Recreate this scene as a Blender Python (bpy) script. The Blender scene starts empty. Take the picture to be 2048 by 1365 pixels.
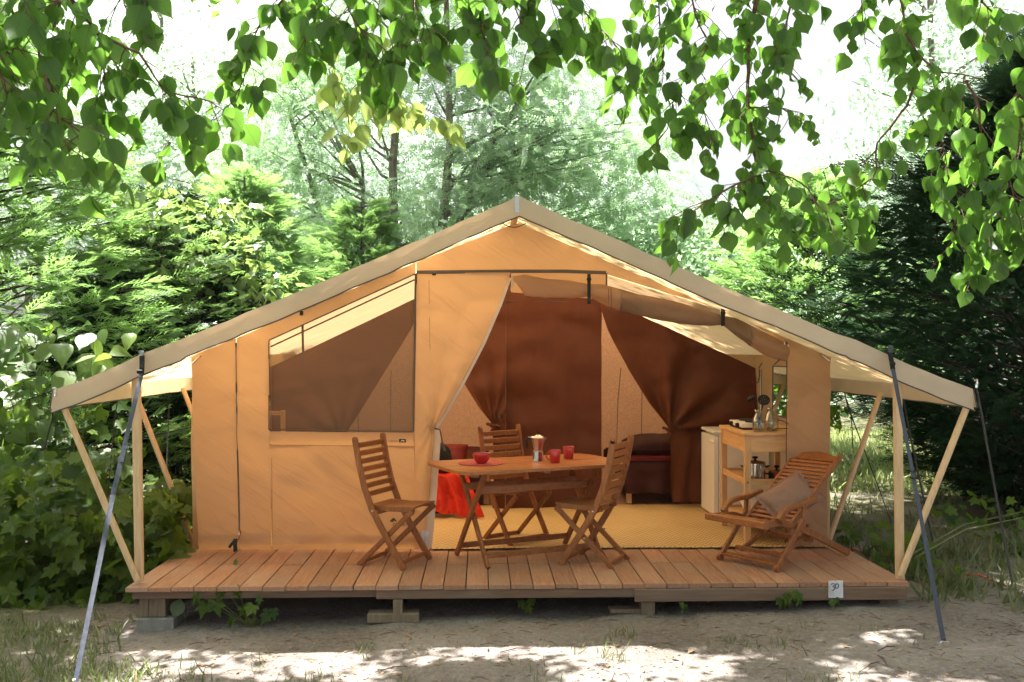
import bpy, math, random
import numpy as np
from mathutils import Vector, Matrix, Quaternion, noise as mnoise

random.seed(7)
RNG = np.random.default_rng(11)
PI = math.pi
SC = bpy.context.scene
COL = SC.collection

# ------------------------------------------------------------------ camera, sky, sun, exposure
F_PX = 1990.0            # focal length in pixels of the 2048 wide photograph
PSI = math.atan(64 / F_PX)
EYE = 1.54
CS, SN = math.cos(PSI), math.sin(PSI)
cam_data = bpy.data.cameras.new('camera')
cam = bpy.data.objects.new('camera', cam_data)
COL.objects.link(cam)
cam.location = (0, 0, EYE)
cam.rotation_euler = (PI / 2, 0, -PSI)
cam_data.sensor_width = 36
cam_data.lens = 36 * F_PX / 2048
cam_data.shift_y = 17.5 / 2048
cam_data.clip_start = 0.05
cam_data.clip_end = 1500
cam_data.dof.use_dof = True
cam_data.dof.focus_distance = 7.6
cam_data.dof.aperture_fstop = 7.1
SC.camera = cam

SUN_EL = math.radians(66)
SUN_AZ = math.atan2(-0.80, 0.60)          # towards the sun: behind the tent and to the left
sun_vec = Vector((math.sin(SUN_AZ) * math.cos(SUN_EL), math.cos(SUN_AZ) * math.cos(SUN_EL), math.sin(SUN_EL)))
world = bpy.data.worlds.new('World')
SC.world = world
world.use_nodes = True
wn, wl = world.node_tree.nodes, world.node_tree.links
wn.clear()
sky = wn.new('ShaderNodeTexSky')
sky.sky_type = 'NISHITA'
sky.sun_disc = False
sky.sun_elevation = SUN_EL
sky.sun_rotation = SUN_AZ
sky.air_density = 1.0
sky.dust_density = 8.0
bg = wn.new('ShaderNodeBackground')
bg.inputs['Strength'].default_value = 0.052
wo = wn.new('ShaderNodeOutputWorld')
hz = wn.new('ShaderNodeHueSaturation')          # thin white summer cloud: the sky is almost colourless
hz.inputs['Saturation'].default_value = 0.35
hz.inputs['Value'].default_value = 1.3
wl.new(sky.outputs[0], hz.inputs['Color'])
wl.new(hz.outputs[0], bg.inputs['Color'])
wl.new(bg.outputs[0], wo.inputs['Surface'])
sl = bpy.data.lights.new('sun', 'SUN')
sl.energy = 5.0
sl.angle = math.radians(0.55)
sl.color = (1.0, 0.97, 0.92)
sun = bpy.data.objects.new('sun', sl)
COL.objects.link(sun)
sun.rotation_euler = sun_vec.to_track_quat('Z', 'Y').to_euler()
SC.view_settings.view_transform = 'Standard'
SC.view_settings.look = 'None'
SC.view_settings.exposure = 2.42
SC.view_settings.gamma = 1.0
SC.view_settings.use_curve_mapping = False
SC.render.engine = 'CYCLES'
cy = SC.cycles
cy.max_bounces = 9
cy.diffuse_bounces = 5
cy.glossy_bounces = 3
cy.transmission_bounces = 6
cy.transparent_max_bounces = 10
cy.caustics_reflective = False
cy.caustics_refractive = False
cy.sample_clamp_indirect = 6
cy.use_denoising = True
cy.use_adaptive_sampling = True
cy.adaptive_threshold = 0.02

# ------------------------------------------------------------------ helpers
def at(px, py, Y):
    """world point on the vertical plane y=Y that the photograph shows at pixel (px, py)"""
    u = (px - 1024) / F_PX
    dx, dy = CS * u + SN, -SN * u + CS
    t = Y / dy
    return Vector((dx * t, Y, EYE + (700 - py) / F_PX * t))

def on_z(px, py, z):
    """world point on the level plane at height z"""
    u = (px - 1024) / F_PX
    t = (EYE - z) / ((py - 700) / F_PX)
    return Vector(((CS * u + SN) * t, (-SN * u + CS) * t, z))

def nz(x, y=0.0, z=0.0):
    return mnoise.noise(Vector((x, y, z)))

class MB:
    """collects simple shapes and links them as one mesh object"""
    def __init__(s):
        s.v, s.f = [], []
    def add(s, vs, fs):
        n = len(s.v)
        s.v += [tuple(p) for p in vs]
        s.f += [tuple(i + n for i in f) for f in fs]
        return s
    def box(s, c, size, rot=None, ch=0.0):
        hx, hy, hz = [k / 2 for k in size]
        if ch:
            pts = []
            for z, q in ((-hz, ch), (-hz + ch, 0), (hz - ch, 0), (hz, ch)):
                for x, y in ((-hx + q, -hy + q), (hx - q, -hy + q), (hx - q, hy - q), (-hx + q, hy - q)):
                    pts.append(Vector((x, y, z)))
            fs = [(3, 2, 1, 0), (12, 13, 14, 15)]
            for k in range(3):
                for j in range(4):
                    a, b = k * 4 + j, k * 4 + (j + 1) % 4
                    fs.append((a, b, b + 4, a + 4))
        else:
            pts = [Vector((x, y, z)) for z in (-hz, hz) for x, y in ((-hx, -hy), (hx, -hy), (hx, hy), (-hx, hy))]
            fs = [(3, 2, 1, 0), (4, 5, 6, 7), (0, 1, 5, 4), (1, 2, 6, 5), (2, 3, 7, 6), (3, 0, 4, 7)]
        if rot is not None:
            pts = [rot @ p for p in pts]
        c = Vector(c)
        return s.add([p + c for p in pts], fs)
    def beam(s, pts, w, t, side, rnd=True):
        """bar of width w (in the plane of the path) and thickness t (along side) following pts"""
        side = Vector(side).normalized()
        pts = [Vector(p) for p in pts]
        ch = min(w, t) * 0.18
        prof = [(-w/2, -t/2+ch), (-w/2+ch, -t/2), (w/2-ch, -t/2), (w/2, -t/2+ch), (w/2, t/2-ch), (w/2-ch, t/2), (-w/2+ch, t/2), (-w/2, t/2-ch)] if rnd else [(-w/2, -t/2), (w/2, -t/2), (w/2, t/2), (-w/2, t/2)]
        n = len(prof)
        vs, fs = [], []
        for i, p in enumerate(pts):
            d = (pts[min(i+1, len(pts)-1)] - pts[max(i-1, 0)]).normalized()
            nn = side.cross(d).normalized()
            k = 1.0
            if 0 < i < len(pts) - 1:
                a = (pts[i] - pts[i-1]).normalized()
                k = 1 / max(0.6, d.dot(a))
            for a, b in prof:
                vs.append(p + nn * a * k + side * b)
        for i in range(len(pts) - 1):
            for j in range(n):
                a, b = i*n + j, i*n + (j+1) % n
                fs.append((a, b, b+n, a+n))
        fs.append(tuple(range(n-1, -1, -1)))
        fs.append(tuple((len(pts)-1)*n + j for j in range(n)))
        return s.add(vs, fs)
    def tube(s, pts, r, n=8, cap=True):
        pts = [Vector(p) for p in pts]
        rs = r if isinstance(r, (list, tuple)) else [r] * len(pts)
        up = Vector((0.13, 0.21, 0.97))
        vs, fs = [], []
        for i, p in enumerate(pts):
            d = (pts[min(i+1, len(pts)-1)] - pts[max(i-1, 0)])
            d = d.normalized() if d.length > 1e-9 else Vector((0, 0, 1))
            a = d.cross(up)
            if a.length < 0.1:
                a = d.cross(Vector((1, 0, 0)))
            a.normalize()
            b = d.cross(a)
            for j in range(n):
                q = 2 * PI * j / n
                vs.append(p + (a * math.cos(q) + b * math.sin(q)) * rs[i])
        for i in range(len(pts) - 1):
            for j in range(n):
                a, b = i*n + j, i*n + (j+1) % n
                fs.append((a, b, b+n, a+n))
        if cap:
            fs.append(tuple(range(n)))
            fs.append(tuple((len(pts)-1)*n + j for j in range(n-1, -1, -1)))
        return s.add(vs, fs)
    def lathe(s, prof, c=(0, 0, 0), n=24, facets=False):
        """prof: (radius, z) pairs from the outside foot round to the inside"""
        c = Vector(c)
        vs, fs = [], []
        for r, z in prof:
            for j in range(n):
                q = 2 * PI * j / n
                vs.append(c + Vector((r * math.cos(q), r * math.sin(q), z)))
        for i in range(len(prof) - 1):
            for j in range(n):
                a, b = i*n + j, i*n + (j+1) % n
                fs.append((a, b, b+n, a+n))
        return s.add(vs, fs)
    def grid(s, fn, nu, nv):
        vs = [fn(i / nu, j / nv) for j in range(nv + 1) for i in range(nu + 1)]
        fs = [(j*(nu+1)+i, j*(nu+1)+i+1, (j+1)*(nu+1)+i+1, (j+1)*(nu+1)+i) for j in range(nv) for i in range(nu)]
        return s.add(vs, fs)
    def strap(s, pts, w, t, wdir):
        """flat webbing of width w along wdir"""
        pts = [Vector(p) for p in pts]
        vs, fs = [], []
        for i, p in enumerate(pts):
            d = (pts[min(i+1, len(pts)-1)] - pts[max(i-1, 0)]).normalized()
            wd = Vector(wdir)
            wd = (wd - d * wd.dot(d)).normalized()
            nn = d.cross(wd)
            for a, b in ((-1, -1), (1, -1), (1, 1), (-1, 1)):
                vs.append(p + wd * a * w/2 + nn * b * t/2)
        for i in range(len(pts) - 1):
            for j in range(4):
                a, b = i*4 + j, i*4 + (j+1) % 4
                fs.append((a, b, b+4, a+4))
        fs += [(3, 2, 1, 0), tuple((len(pts)-1)*4 + j for j in range(4))]
        return s.add(vs, fs)
    def build(s, name, mat, parent=None, smooth=False, ang=None):
        me = bpy.data.meshes.new(name)
        v = np.array(s.v, dtype=float)
        c = (v.min(0) + v.max(0)) / 2
        c[2] = v[:, 2].min()
        me.from_pydata((v - c).tolist(), [], s.f)
        me.materials.append(mat)
        if smooth:
            me.shade_smooth()
            if ang:
                me.set_sharp_from_angle(angle=math.radians(ang))
        me.update()
        o = bpy.data.objects.new(name, me)
        COL.objects.link(o)
        par(o, parent, c)
        return o

def par(o, parent, c=(0, 0, 0)):
    if parent is not None:
        w = Vector((0, 0, 0))
        q = parent
        while q is not None:
            w += q.location
            q = q.parent
        o.parent = parent
        o.location = Vector(c) - w
    else:
        o.location = Vector(c)

def tag(o, label=None, cat=None, group=None, kind=None):
    if label: o['label'] = label
    if cat: o['category'] = cat
    if group: o['group'] = group
    if kind: o['kind'] = kind
    return o

def thing(name, loc, label, cat, group=None, rz=0.0):
    o = bpy.data.objects.new(name, None)
    o.empty_display_size = 0.1
    COL.objects.link(o)
    o.location = loc
    o.rotation_euler = (0, 0, rz)
    return tag(o, label, cat, group)

def copy_tree(o, parent=None):
    c = o.copy()
    COL.objects.link(c)
    if parent is not None:
        c.parent = parent
    for ch in list(o.children):
        copy_tree(ch, c)
    return c

def mesh_np(name, V, Fq, mat, tint=None, parent=None, loc=(0, 0, 0), smooth=False, uv=None):
    """V (n,3), Fq (m,k) all faces of k corners; fast"""
    me = bpy.data.meshes.new(name)
    m, k = Fq.shape
    me.vertices.add(len(V))
    me.vertices.foreach_set('co', (V - np.array(loc)).astype(np.float32).ravel())
    me.loops.add(m * k)
    me.loops.foreach_set('vertex_index', Fq.astype(np.int32).ravel())
    me.polygons.add(m)
    me.polygons.foreach_set('loop_start', (np.arange(m) * k).astype(np.int32))
    me.polygons.foreach_set('loop_total', np.full(m, k, dtype=np.int32))
    if smooth:
        me.polygons.foreach_set('use_smooth', np.ones(m, dtype=bool))
    me.materials.append(mat)
    me.update(calc_edges=True)
    if tint is not None:
        a = me.attributes.new('tint', 'FLOAT', 'POINT')
        a.data.foreach_set('value', tint.astype(np.float32))
    o = bpy.data.objects.new(name, me)
    COL.objects.link(o)
    par(o, parent, loc)
    return o

def frames(D, roll=None, N=None):
    """orthonormal frames (n,3,3) as columns (side, dir, normal) for directions D"""
    D = D / np.linalg.norm(D, axis=1, keepdims=True)
    if N is None:
        N = np.tile(np.array([0.0, 0.0, 1.0]), (len(D), 1)) + RNG.normal(0, 0.05, D.shape)
    S = np.cross(D, N)
    S /= np.linalg.norm(S, axis=1, keepdims=True) + 1e-9
    N = np.cross(S, D)
    if roll is not None:
        c, s_ = np.cos(roll)[:, None], np.sin(roll)[:, None]
        S, N = S * c + N * s_, -S * s_ + N * c
    return np.stack([S, D, N], axis=2)

def scatter(T, TF, P, R, S, name, mat, parent=None, tint=None, loc=(0, 0, 0)):
    """copies of template (T verts, TF faces) at P with frames R and scale S joined in one mesh"""
    n, k = len(P), len(T)
    V = np.einsum('nij,kj->nki', R, T) * np.asarray(S).reshape(-1, 1, 1) + P[:, None, :]
    Fq = (TF[None, :, :] + (np.arange(n) * k)[:, None, None]).reshape(-1, TF.shape[1])
    if tint is None:
        tint = RNG.random(n)
    return mesh_np(name, V.reshape(-1, 3), Fq, mat, np.repeat(tint, k), parent, loc)

# ------------------------------------------------------------------ materials
def new_mat(name):
    m = bpy.data.materials.new(name)
    m.use_nodes = True
    m.node_tree.nodes.clear()
    return m, m.node_tree.nodes, m.node_tree.links

def ramp(nodes, stops):
    r = nodes.new('ShaderNodeValToRGB')
    cr = r.color_ramp
    while len(cr.elements) > 1:
        cr.elements.remove(cr.elements[-1])
    cr.elements[0].position, cr.elements[0].color = stops[0][0], (*stops[0][1], 1)
    for p, c in stops[1:]:
        e = cr.elements.new(p)
        e.color = (*c, 1)
    return r

def solid(name, col, rough=0.6, metal=0.0, vary=0.12, scale=6.0, bump=0.0, spec=0.5, trans=0.0, stretch=None, obj_rand=0.0, coat=0.0):
    """principled surface with a little colour mottling and bump"""
    m, n, l = new_mat(name)
    out = n.new('ShaderNodeOutputMaterial')
    p = n.new('ShaderNodeBsdfPrincipled')
    tc = n.new('ShaderNodeTexCoord')
    mp = n.new('ShaderNodeMapping')
    mp.inputs['Scale'].default_value = stretch or (1, 1, 1)
    l.new(tc.outputs['Object'], mp.inputs['Vector'])
    nt = n.new('ShaderNodeTexNoise')
    nt.inputs['Scale'].default_value = scale
    nt.inputs['Detail'].default_value = 6
    l.new(mp.outputs[0], nt.inputs['Vector'])
    lo = tuple(c * (1 - vary) for c in col)
    hi = tuple(min(1, c * (1 + vary)) for c in col)
    r = ramp(n, [(0.3, lo), (0.7, hi)])
    l.new(nt.outputs['Fac'], r.inputs[0])
    src = r.outputs[0]
    if obj_rand:
        oi = n.new('ShaderNodeObjectInfo')
        hs = n.new('ShaderNodeHueSaturation')
        mr = n.new('ShaderNodeMapRange')
        mr.inputs[3].default_value = 1 - obj_rand
        mr.inputs[4].default_value = 1 + obj_rand
        l.new(oi.outputs['Random'], mr.inputs[0])
        l.new(mr.outputs[0], hs.inputs['Value'])
        l.new(src, hs.inputs['Color'])
        src = hs.outputs[0]
    l.new(src, p.inputs['Base Color'])
    p.inputs['Roughness'].default_value = rough
    p.inputs['Metallic'].default_value = metal
    p.inputs['Specular IOR Level'].default_value = spec
    p.inputs['Transmission Weight'].default_value = trans
    p.inputs['Coat Weight'].default_value = coat
    if bump:
        b = n.new('ShaderNodeBump')
        b.inputs['Strength'].default_value = bump
        b.inputs['Distance'].default_value = 0.01
        l.new(nt.outputs['Fac'], b.inputs['Height'])
        l.new(b.outputs[0], p.inputs['Normal'])
    l.new(p.outputs[0], out.inputs['Surface'])
    return m

def wood(name, dark, light, grain=(1, 1, 14), scale=9.0, rough=0.5, bump=0.25, rand=0.14, wear=None, spec=0.4):
    """grain: small number along the fibre; per-object brightness; optional grey wear"""
    m, n, l = new_mat(name)
    out = n.new('ShaderNodeOutputMaterial')
    p = n.new('ShaderNodeBsdfPrincipled')
    tc = n.new('ShaderNodeTexCoord')
    oi = n.new('ShaderNodeObjectInfo')
    ad = n.new('ShaderNodeVectorMath'); ad.operation = 'ADD'
    sc = n.new('ShaderNodeVectorMath'); sc.operation = 'SCALE'
    cb = n.new('ShaderNodeCombineXYZ')
    for k in range(3):
        l.new(oi.outputs['Random'], cb.inputs[k])
    l.new(cb.outputs[0], sc.inputs[0]); sc.inputs['Scale'].default_value = 37
    l.new(tc.outputs['Object'], ad.inputs[0]); l.new(sc.outputs[0], ad.inputs[1])
    mp = n.new('ShaderNodeMapping'); mp.inputs['Scale'].default_value = grain
    l.new(ad.outputs[0], mp.inputs['Vector'])
    nt = n.new('ShaderNodeTexNoise')
    nt.inputs['Scale'].default_value = scale; nt.inputs['Detail'].default_value = 8; nt.inputs['Distortion'].default_value = 0.6
    l.new(mp.outputs[0], nt.inputs['Vector'])
    r = ramp(n, [(0.25, dark), (0.5, tuple((a+b)/2 for a, b in zip(dark, light))), (0.72, light)])
    l.new(nt.outputs['Fac'], r.inputs[0])
    src = r.outputs[0]
    n2 = n.new('ShaderNodeTexNoise'); n2.inputs['Scale'].default_value = 2.3; n2.inputs['Detail'].default_value = 5
    l.new(ad.outputs[0], n2.inputs['Vector'])
    if wear:
        mx = n.new('ShaderNodeMixRGB')
        wr = ramp(n, [(0.42, (0, 0, 0)), (0.7, (1, 1, 1))])
        l.new(n2.outputs['Fac'], wr.inputs[0])
        ml = n.new('ShaderNodeMath'); ml.operation = 'MULTIPLY'; ml.inputs[1].default_value = wear[1]
        l.new(wr.outputs[0], ml.inputs[0])
        l.new(ml.outputs[0], mx.inputs[0]); l.new(src, mx.inputs[1]); mx.inputs[2].default_value = (*wear[0], 1)
        src = mx.outputs[0]
    hs = n.new('ShaderNodeHueSaturation')
    mr = n.new('ShaderNodeMapRange'); mr.inputs[3].default_value = 1 - rand; mr.inputs[4].default_value = 1 + rand
    l.new(oi.outputs['Random'], mr.inputs[0]); l.new(mr.outputs[0], hs.inputs['Value']); l.new(src, hs.inputs['Color'])
    l.new(hs.outputs[0], p.inputs['Base Color'])
    rr = n.new('ShaderNodeMapRange'); rr.inputs[3].default_value = rough - 0.1; rr.inputs[4].default_value = rough + 0.15
    l.new(n2.outputs['Fac'], rr.inputs[0]); l.new(rr.outputs[0], p.inputs['Roughness'])
    p.inputs['Specular IOR Level'].default_value = spec
    b = n.new('ShaderNodeBump'); b.inputs['Strength'].default_value = bump; b.inputs['Distance'].default_value = 0.004
    l.new(nt.outputs['Fac'], b.inputs['Height']); l.new(b.outputs[0], p.inputs['Normal'])
    l.new(p.outputs[0], out.inputs['Surface'])
    return m

def cloth(name, col, tcol, tf=0.35, *a, dirt=False, **k):
    m = cloth_(name, col, tcol, tf, *a, **k)
    if dirt:
        n, l = m.node_tree.nodes, m.node_tree.links
        d = [q for q in n if q.type == 'BSDF_DIFFUSE'][0]
        src = d.inputs['Color'].links[0].from_socket
        g = n.new('ShaderNodeNewGeometry'); sx = n.new('ShaderNodeSeparateXYZ'); l.new(g.outputs['Position'], sx.inputs[0])
        mr = n.new('ShaderNodeMapRange'); mr.inputs[1].default_value = 0.30; mr.inputs[2].default_value = 0.0; mr.inputs[3].default_value = -0.12; mr.inputs[4].default_value = 0.30
        l.new(sx.outputs[2], mr.inputs[0])
        nt = n.new('ShaderNodeTexNoise'); nt.inputs['Scale'].default_value = 9; nt.inputs['Detail'].default_value = 8; l.new(g.outputs['Position'], nt.inputs['Vector'])
        ad = n.new('ShaderNodeMath'); ad.operation = 'ADD'; l.new(mr.outputs[0], ad.inputs[0]); l.new(nt.outputs['Fac'], ad.inputs[1])
        r = ramp(n, [(0.60, (0, 0, 0)), (0.80, (0.55, 0.55, 0.55))]); l.new(ad.outputs[0], r.inputs[0])
        mx = n.new('ShaderNodeMixRGB'); l.new(r.outputs[0], mx.inputs[0]); l.new(src, mx.inputs[1]); mx.inputs[2].default_value = (0.19, 0.13, 0.085, 1)
        l.new(mx.outputs[0], d.inputs['Color'])
    return m

def cloth_(name, col, tcol, tf=0.35, bump=0.25, scale=3.0, vary=0.08, stretch=(1, 1, 1), weave=True, sheen=0.0, fine=900, tilt=0.0):
    """woven cloth: diffuse both sides plus light that passes through it"""
    m, n, l = new_mat(name)
    out = n.new('ShaderNodeOutputMaterial')
    d = n.new('ShaderNodeBsdfDiffuse')
    t = n.new('ShaderNodeBsdfTranslucent')
    g = n.new('ShaderNodeBsdfGlossy'); g.inputs['Roughness'].default_value = 0.55
    mx = n.new('ShaderNodeMixShader'); mx.inputs[0].default_value = tf
    mg = n.new('ShaderNodeMixShader'); mg.inputs[0].default_value = 0.02 + sheen
    tc = n.new('ShaderNodeTexCoord')
    mp = n.new('ShaderNodeMapping'); mp.inputs['Scale'].default_value = stretch
    tm = n.new('ShaderNodeMapping'); tm.inputs['Rotation'].default_value = (0, tilt, 0)
    l.new(tc.outputs['Object'], tm.inputs['Vector']); l.new(tm.outputs[0], mp.inputs['Vector'])
    nt = n.new('ShaderNodeTexNoise'); nt.inputs['Scale'].default_value = scale; nt.inputs['Detail'].default_value = 7
    nt.inputs['Distortion'].default_value = 0.8
    l.new(mp.outputs[0], nt.inputs['Vector'])
    r = ramp(n, [(0.3, tuple(c * (1 - vary) for c in col)), (0.7, tuple(min(1, c * (1 + vary)) for c in col))])
    l.new(nt.outputs['Fac'], r.inputs[0])
    l.new(r.outputs[0], d.inputs['Color'])
    r2 = ramp(n, [(0.3, tuple(c * (1 - vary) for c in tcol)), (0.7, tuple(min(1, c * (1 + vary)) for c in tcol))])
    l.new(nt.outputs['Fac'], r2.inputs[0])
    l.new(r2.outputs[0], t.inputs['Color'])
    b = n.new('ShaderNodeBump'); b.inputs['Strength'].default_value = bump; b.inputs['Distance'].default_value = 0.052
    l.new(nt.outputs['Fac'], b.inputs['Height'])
    nrm = b.outputs[0]
    if weave:
        n3 = n.new('ShaderNodeTexNoise'); n3.inputs['Scale'].default_value = fine; n3.inputs['Detail'].default_value = 1
        l.new(tc.outputs['Object'], n3.inputs['Vector'])
        b2 = n.new('ShaderNodeBump'); b2.inputs['Strength'].default_value = 0.25; b2.inputs['Distance'].default_value = 0.001
        l.new(n3.outputs['Fac'], b2.inputs['Height']); l.new(nrm, b2.inputs['Normal'])
        nrm = b2.outputs[0]
    for s_ in (d, t, g):
        l.new(nrm, s_.inputs['Normal'])
    l.new(d.outputs[0], mx.inputs[1]); l.new(t.outputs[0], mx.inputs[2])
    l.new(mx.outputs[0], mg.inputs[1]); l.new(g.outputs[0], mg.inputs[2])
    l.new(mg.outputs[0], out.inputs['Surface'])
    return m

def leafmat(name, dark, light, tcol, tf=0.45, gloss=0.06, attr=True, rough=0.4):
    """leaf: diffuse + light through the blade + thin gloss; tint per leaf"""
    m, n, l = new_mat(name)
    out = n.new('ShaderNodeOutputMaterial')
    if attr:
        a = n.new('ShaderNodeAttribute'); a.attribute_name = 'tint'; fac = a.outputs['Fac']
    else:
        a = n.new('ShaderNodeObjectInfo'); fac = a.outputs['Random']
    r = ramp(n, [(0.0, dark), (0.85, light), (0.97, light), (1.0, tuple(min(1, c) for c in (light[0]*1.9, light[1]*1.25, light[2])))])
    l.new(fac, r.inputs[0])
    tr = ramp(n, [(0.0, tuple(c * 0.72 for c in tcol)), (1.0, tuple(min(1, c * 1.15) for c in tcol))])
    l.new(fac, tr.inputs[0])
    d = n.new('ShaderNodeBsdfDiffuse'); t = n.new('ShaderNodeBsdfTranslucent'); g = n.new('ShaderNodeBsdfGlossy')
    g.inputs['Roughness'].default_value = rough
    dc, tcc = r.outputs[0], tr.outputs[0]
    if not attr:
        # midrib and side veins of the blade, and small brown flecks
        def mth(op, a, b=None):
            q = n.new('ShaderNodeMath'); q.operation = op
            for i, x in enumerate((a, b)):
                if x is None: continue
                if isinstance(x, (int, float)): q.inputs[i].default_value = x
                else: l.new(x, q.inputs[i])
            return q.outputs[0]
        tc = n.new('ShaderNodeTexCoord'); sx = n.new('ShaderNodeSeparateXYZ'); l.new(tc.outputs['Object'], sx.inputs[0])
        ax = mth('ABSOLUTE', sx.outputs[0])
        side = mth('LESS_THAN', mth('FRACT', mth('MULTIPLY', mth('SUBTRACT', sx.outputs[1], mth('MULTIPLY', ax, 0.9)), 8)), 0.14)
        vein = mth('MAXIMUM', mth('LESS_THAN', ax, 0.014), mth('MULTIPLY', side, 0.6))
        nt = n.new('ShaderNodeTexNoise'); nt.inputs['Scale'].default_value = 7; l.new(tc.outputs['Object'], nt.inputs['Vector'])
        nt.noise_dimensions = '4D'; l.new(fac, nt.inputs['W'])
        spot = mth('MULTIPLY', mth('GREATER_THAN', nt.outputs['Fac'], 0.71), 0.6)
        for nm in ('d', 't'):
            m1 = n.new('ShaderNodeMixRGB'); m1.blend_type = 'MULTIPLY'; l.new(mth('MULTIPLY', vein, 0.75), m1.inputs[0])
            l.new(dc if nm == 'd' else tcc, m1.inputs[1]); m1.inputs[2].default_value = (1.5, 1.25, 1.2, 1) if nm == 'd' else (0.5, 0.55, 0.45, 1)
            m2 = n.new('ShaderNodeMixRGB'); l.new(spot, m2.inputs[0]); l.new(m1.outputs[0], m2.inputs[1]); m2.inputs[2].default_value = (0.14, 0.09, 0.03, 1)
            if nm == 'd': dc = m2.outputs[0]
            else: tcc = m2.outputs[0]
    l.new(dc, d.inputs['Color']); l.new(tcc, t.inputs['Color'])
    mx = n.new('ShaderNodeMixShader'); mx.inputs[0].default_value = tf
    mg = n.new('ShaderNodeMixShader'); mg.inputs[0].default_value = gloss
    l.new(d.outputs[0], mx.inputs[1]); l.new(t.outputs[0], mx.inputs[2])
    l.new(mx.outputs[0], mg.inputs[1]); l.new(g.outputs[0], mg.inputs[2])
    l.new(mg.outputs[0], out.inputs['Surface'])
    return m

M = {}
M['fly'] = cloth('fly_canvas', (0.37, 0.325, 0.27), (0.88, 0.58, 0.30), 0.42, 0.30, 2.2, 0.09)
M['hem'] = cloth('hem_canvas', (0.47, 0.40, 0.32), (0.7, 0.50, 0.30), 0.22, 0.30, 2.2, 0.09)
M['wall'] = cloth('wall_canvas', (0.33, 0.242, 0.17), (0.84, 0.57, 0.32), 0.48, 0.42, 2.6, 0.03, (0.6, 1, 3.2), dirt=True, tilt=-0.6)
M['liner'] = cloth('white_liner', (0.62, 0.58, 0.52), (0.6, 0.5, 0.4), 0.3, 0.2)
M['brown'] = cloth('brown_curtain', (0.088, 0.0235, 0.0065), (0.08, 0.018, 0.004), 0.03, 0.12, 5, 0.06, (2.2, 1, 0.5), sheen=0.0)
M['piping'] = solid('dark_piping', (0.07, 0.055, 0.05), 0.7)
M['zip'] = solid('zip_tape', (0.06, 0.052, 0.045), 0.6)
M['strapm'] = solid('webbing', (0.032, 0.038, 0.062), 0.42, vary=0.25, scale=30, bump=0.2)
M['black'] = solid('black_plastic', (0.012, 0.012, 0.013), 0.55, spec=0.2)
M['rope'] = solid('dark_rope', (0.03, 0.03, 0.032), 0.8)
M['metal'] = solid('steel', (0.6, 0.6, 0.6), 0.22, 1.0, 0.05)
M['galv'] = solid('galvanised_steel', (0.55, 0.56, 0.6), 0.35, 0.9, 0.2, 12)
M['pole'] = wood('pole_wood', (0.50, 0.34, 0.19), (0.66, 0.48, 0.30), (5, 5, 0.5), 12, 0.6, 0.1, 0.06)
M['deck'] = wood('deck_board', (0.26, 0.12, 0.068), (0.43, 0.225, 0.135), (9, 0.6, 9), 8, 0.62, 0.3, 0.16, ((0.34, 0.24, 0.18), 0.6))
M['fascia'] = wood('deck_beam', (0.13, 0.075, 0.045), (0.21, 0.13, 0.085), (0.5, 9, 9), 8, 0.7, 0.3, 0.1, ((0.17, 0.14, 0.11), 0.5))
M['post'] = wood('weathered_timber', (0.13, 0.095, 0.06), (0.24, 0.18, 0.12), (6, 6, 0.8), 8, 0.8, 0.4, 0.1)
M['teak'] = wood('teak', (0.16, 0.050, 0.014), (0.32, 0.118, 0.036), (8, 8, 1.2), 7, 0.42, 0.12, 0.12)
M['teakx'] = wood('teak_slat', (0.19, 0.060, 0.016), (0.37, 0.135, 0.042), (1.2, 8, 8), 7, 0.40, 0.12, 0.15)
M['teak_lit'] = wood('teak_top_lit', (0.24, 0.078, 0.020), (0.42, 0.155, 0.045), (1.5, 9, 9), 7, 0.36, 0.1, 0.14)  # lighter teak copy: light reflected off the table top put into colour
M['pine'] = wood('pine', (0.52, 0.30, 0.13), (0.68, 0.43, 0.21), (5, 5, 0.7), 8, 0.5, 0.08, 0.07)
M['pinex'] = wood('pine_across', (0.52, 0.30, 0.13), (0.68, 0.43, 0.21), (0.7, 0.7, 6), 8, 0.5, 0.08, 0.07)
M['white'] = solid('white_enamel', (0.80, 0.78, 0.74), 0.35, vary=0.02)
M['concrete'] = solid('concrete', (0.23, 0.22, 0.20), 0.9, vary=0.2, scale=18, bump=0.6)
M['red'] = solid('red_glaze', (0.42, 0.012, 0.014), 0.16, vary=0.05, coat=0.6)
M['placemat'] = solid('dark_pink_felt', (0.36, 0.055, 0.07), 0.85, vary=0.08, scale=60)
M['redcloth'] = cloth('red_blanket', (0.55, 0.03, 0.012), (0.6, 0.05, 0.02), 0.05, 0.8, 8, 0.25)
M['winered'] = cloth('wine_red_bedding', (0.12, 0.008, 0.008), (0.1, 0.0, 0.0), 0.05, 0.4, 6, 0.2)
M['darkbed'] = cloth('dark_brown_bedding', (0.05, 0.012, 0.008), (0.05, 0.01, 0.01), 0.05, 0.5, 5, 0.2)
M['pillow'] = cloth('taupe_linen', (0.27, 0.16, 0.12), (0.2, 0.13, 0.1), 0.05, 0.35, 7, 0.06)
M['plate'] = solid('whitewashed_board', (0.62, 0.62, 0.66), 0.6, vary=0.35, scale=22, bump=0.3, stretch=(1, 1, 0.4))
M['ink'] = solid('black_marker', (0.02, 0.02, 0.02), 0.6)
M['bark'] = solid('bark', (0.17, 0.145, 0.12), 0.95, vary=0.45, scale=16, bump=1.0, stretch=(1, 1, 0.25))
M['twig'] = solid('twig_bark', (0.085, 0.04, 0.028), 0.8, vary=0.25, scale=20, bump=0.4)
M['bough'] = solid('dark_bough', (0.045, 0.028, 0.02), 0.9)
M['stem'] = solid('green_stem', (0.12, 0.13, 0.04), 0.7)
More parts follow.
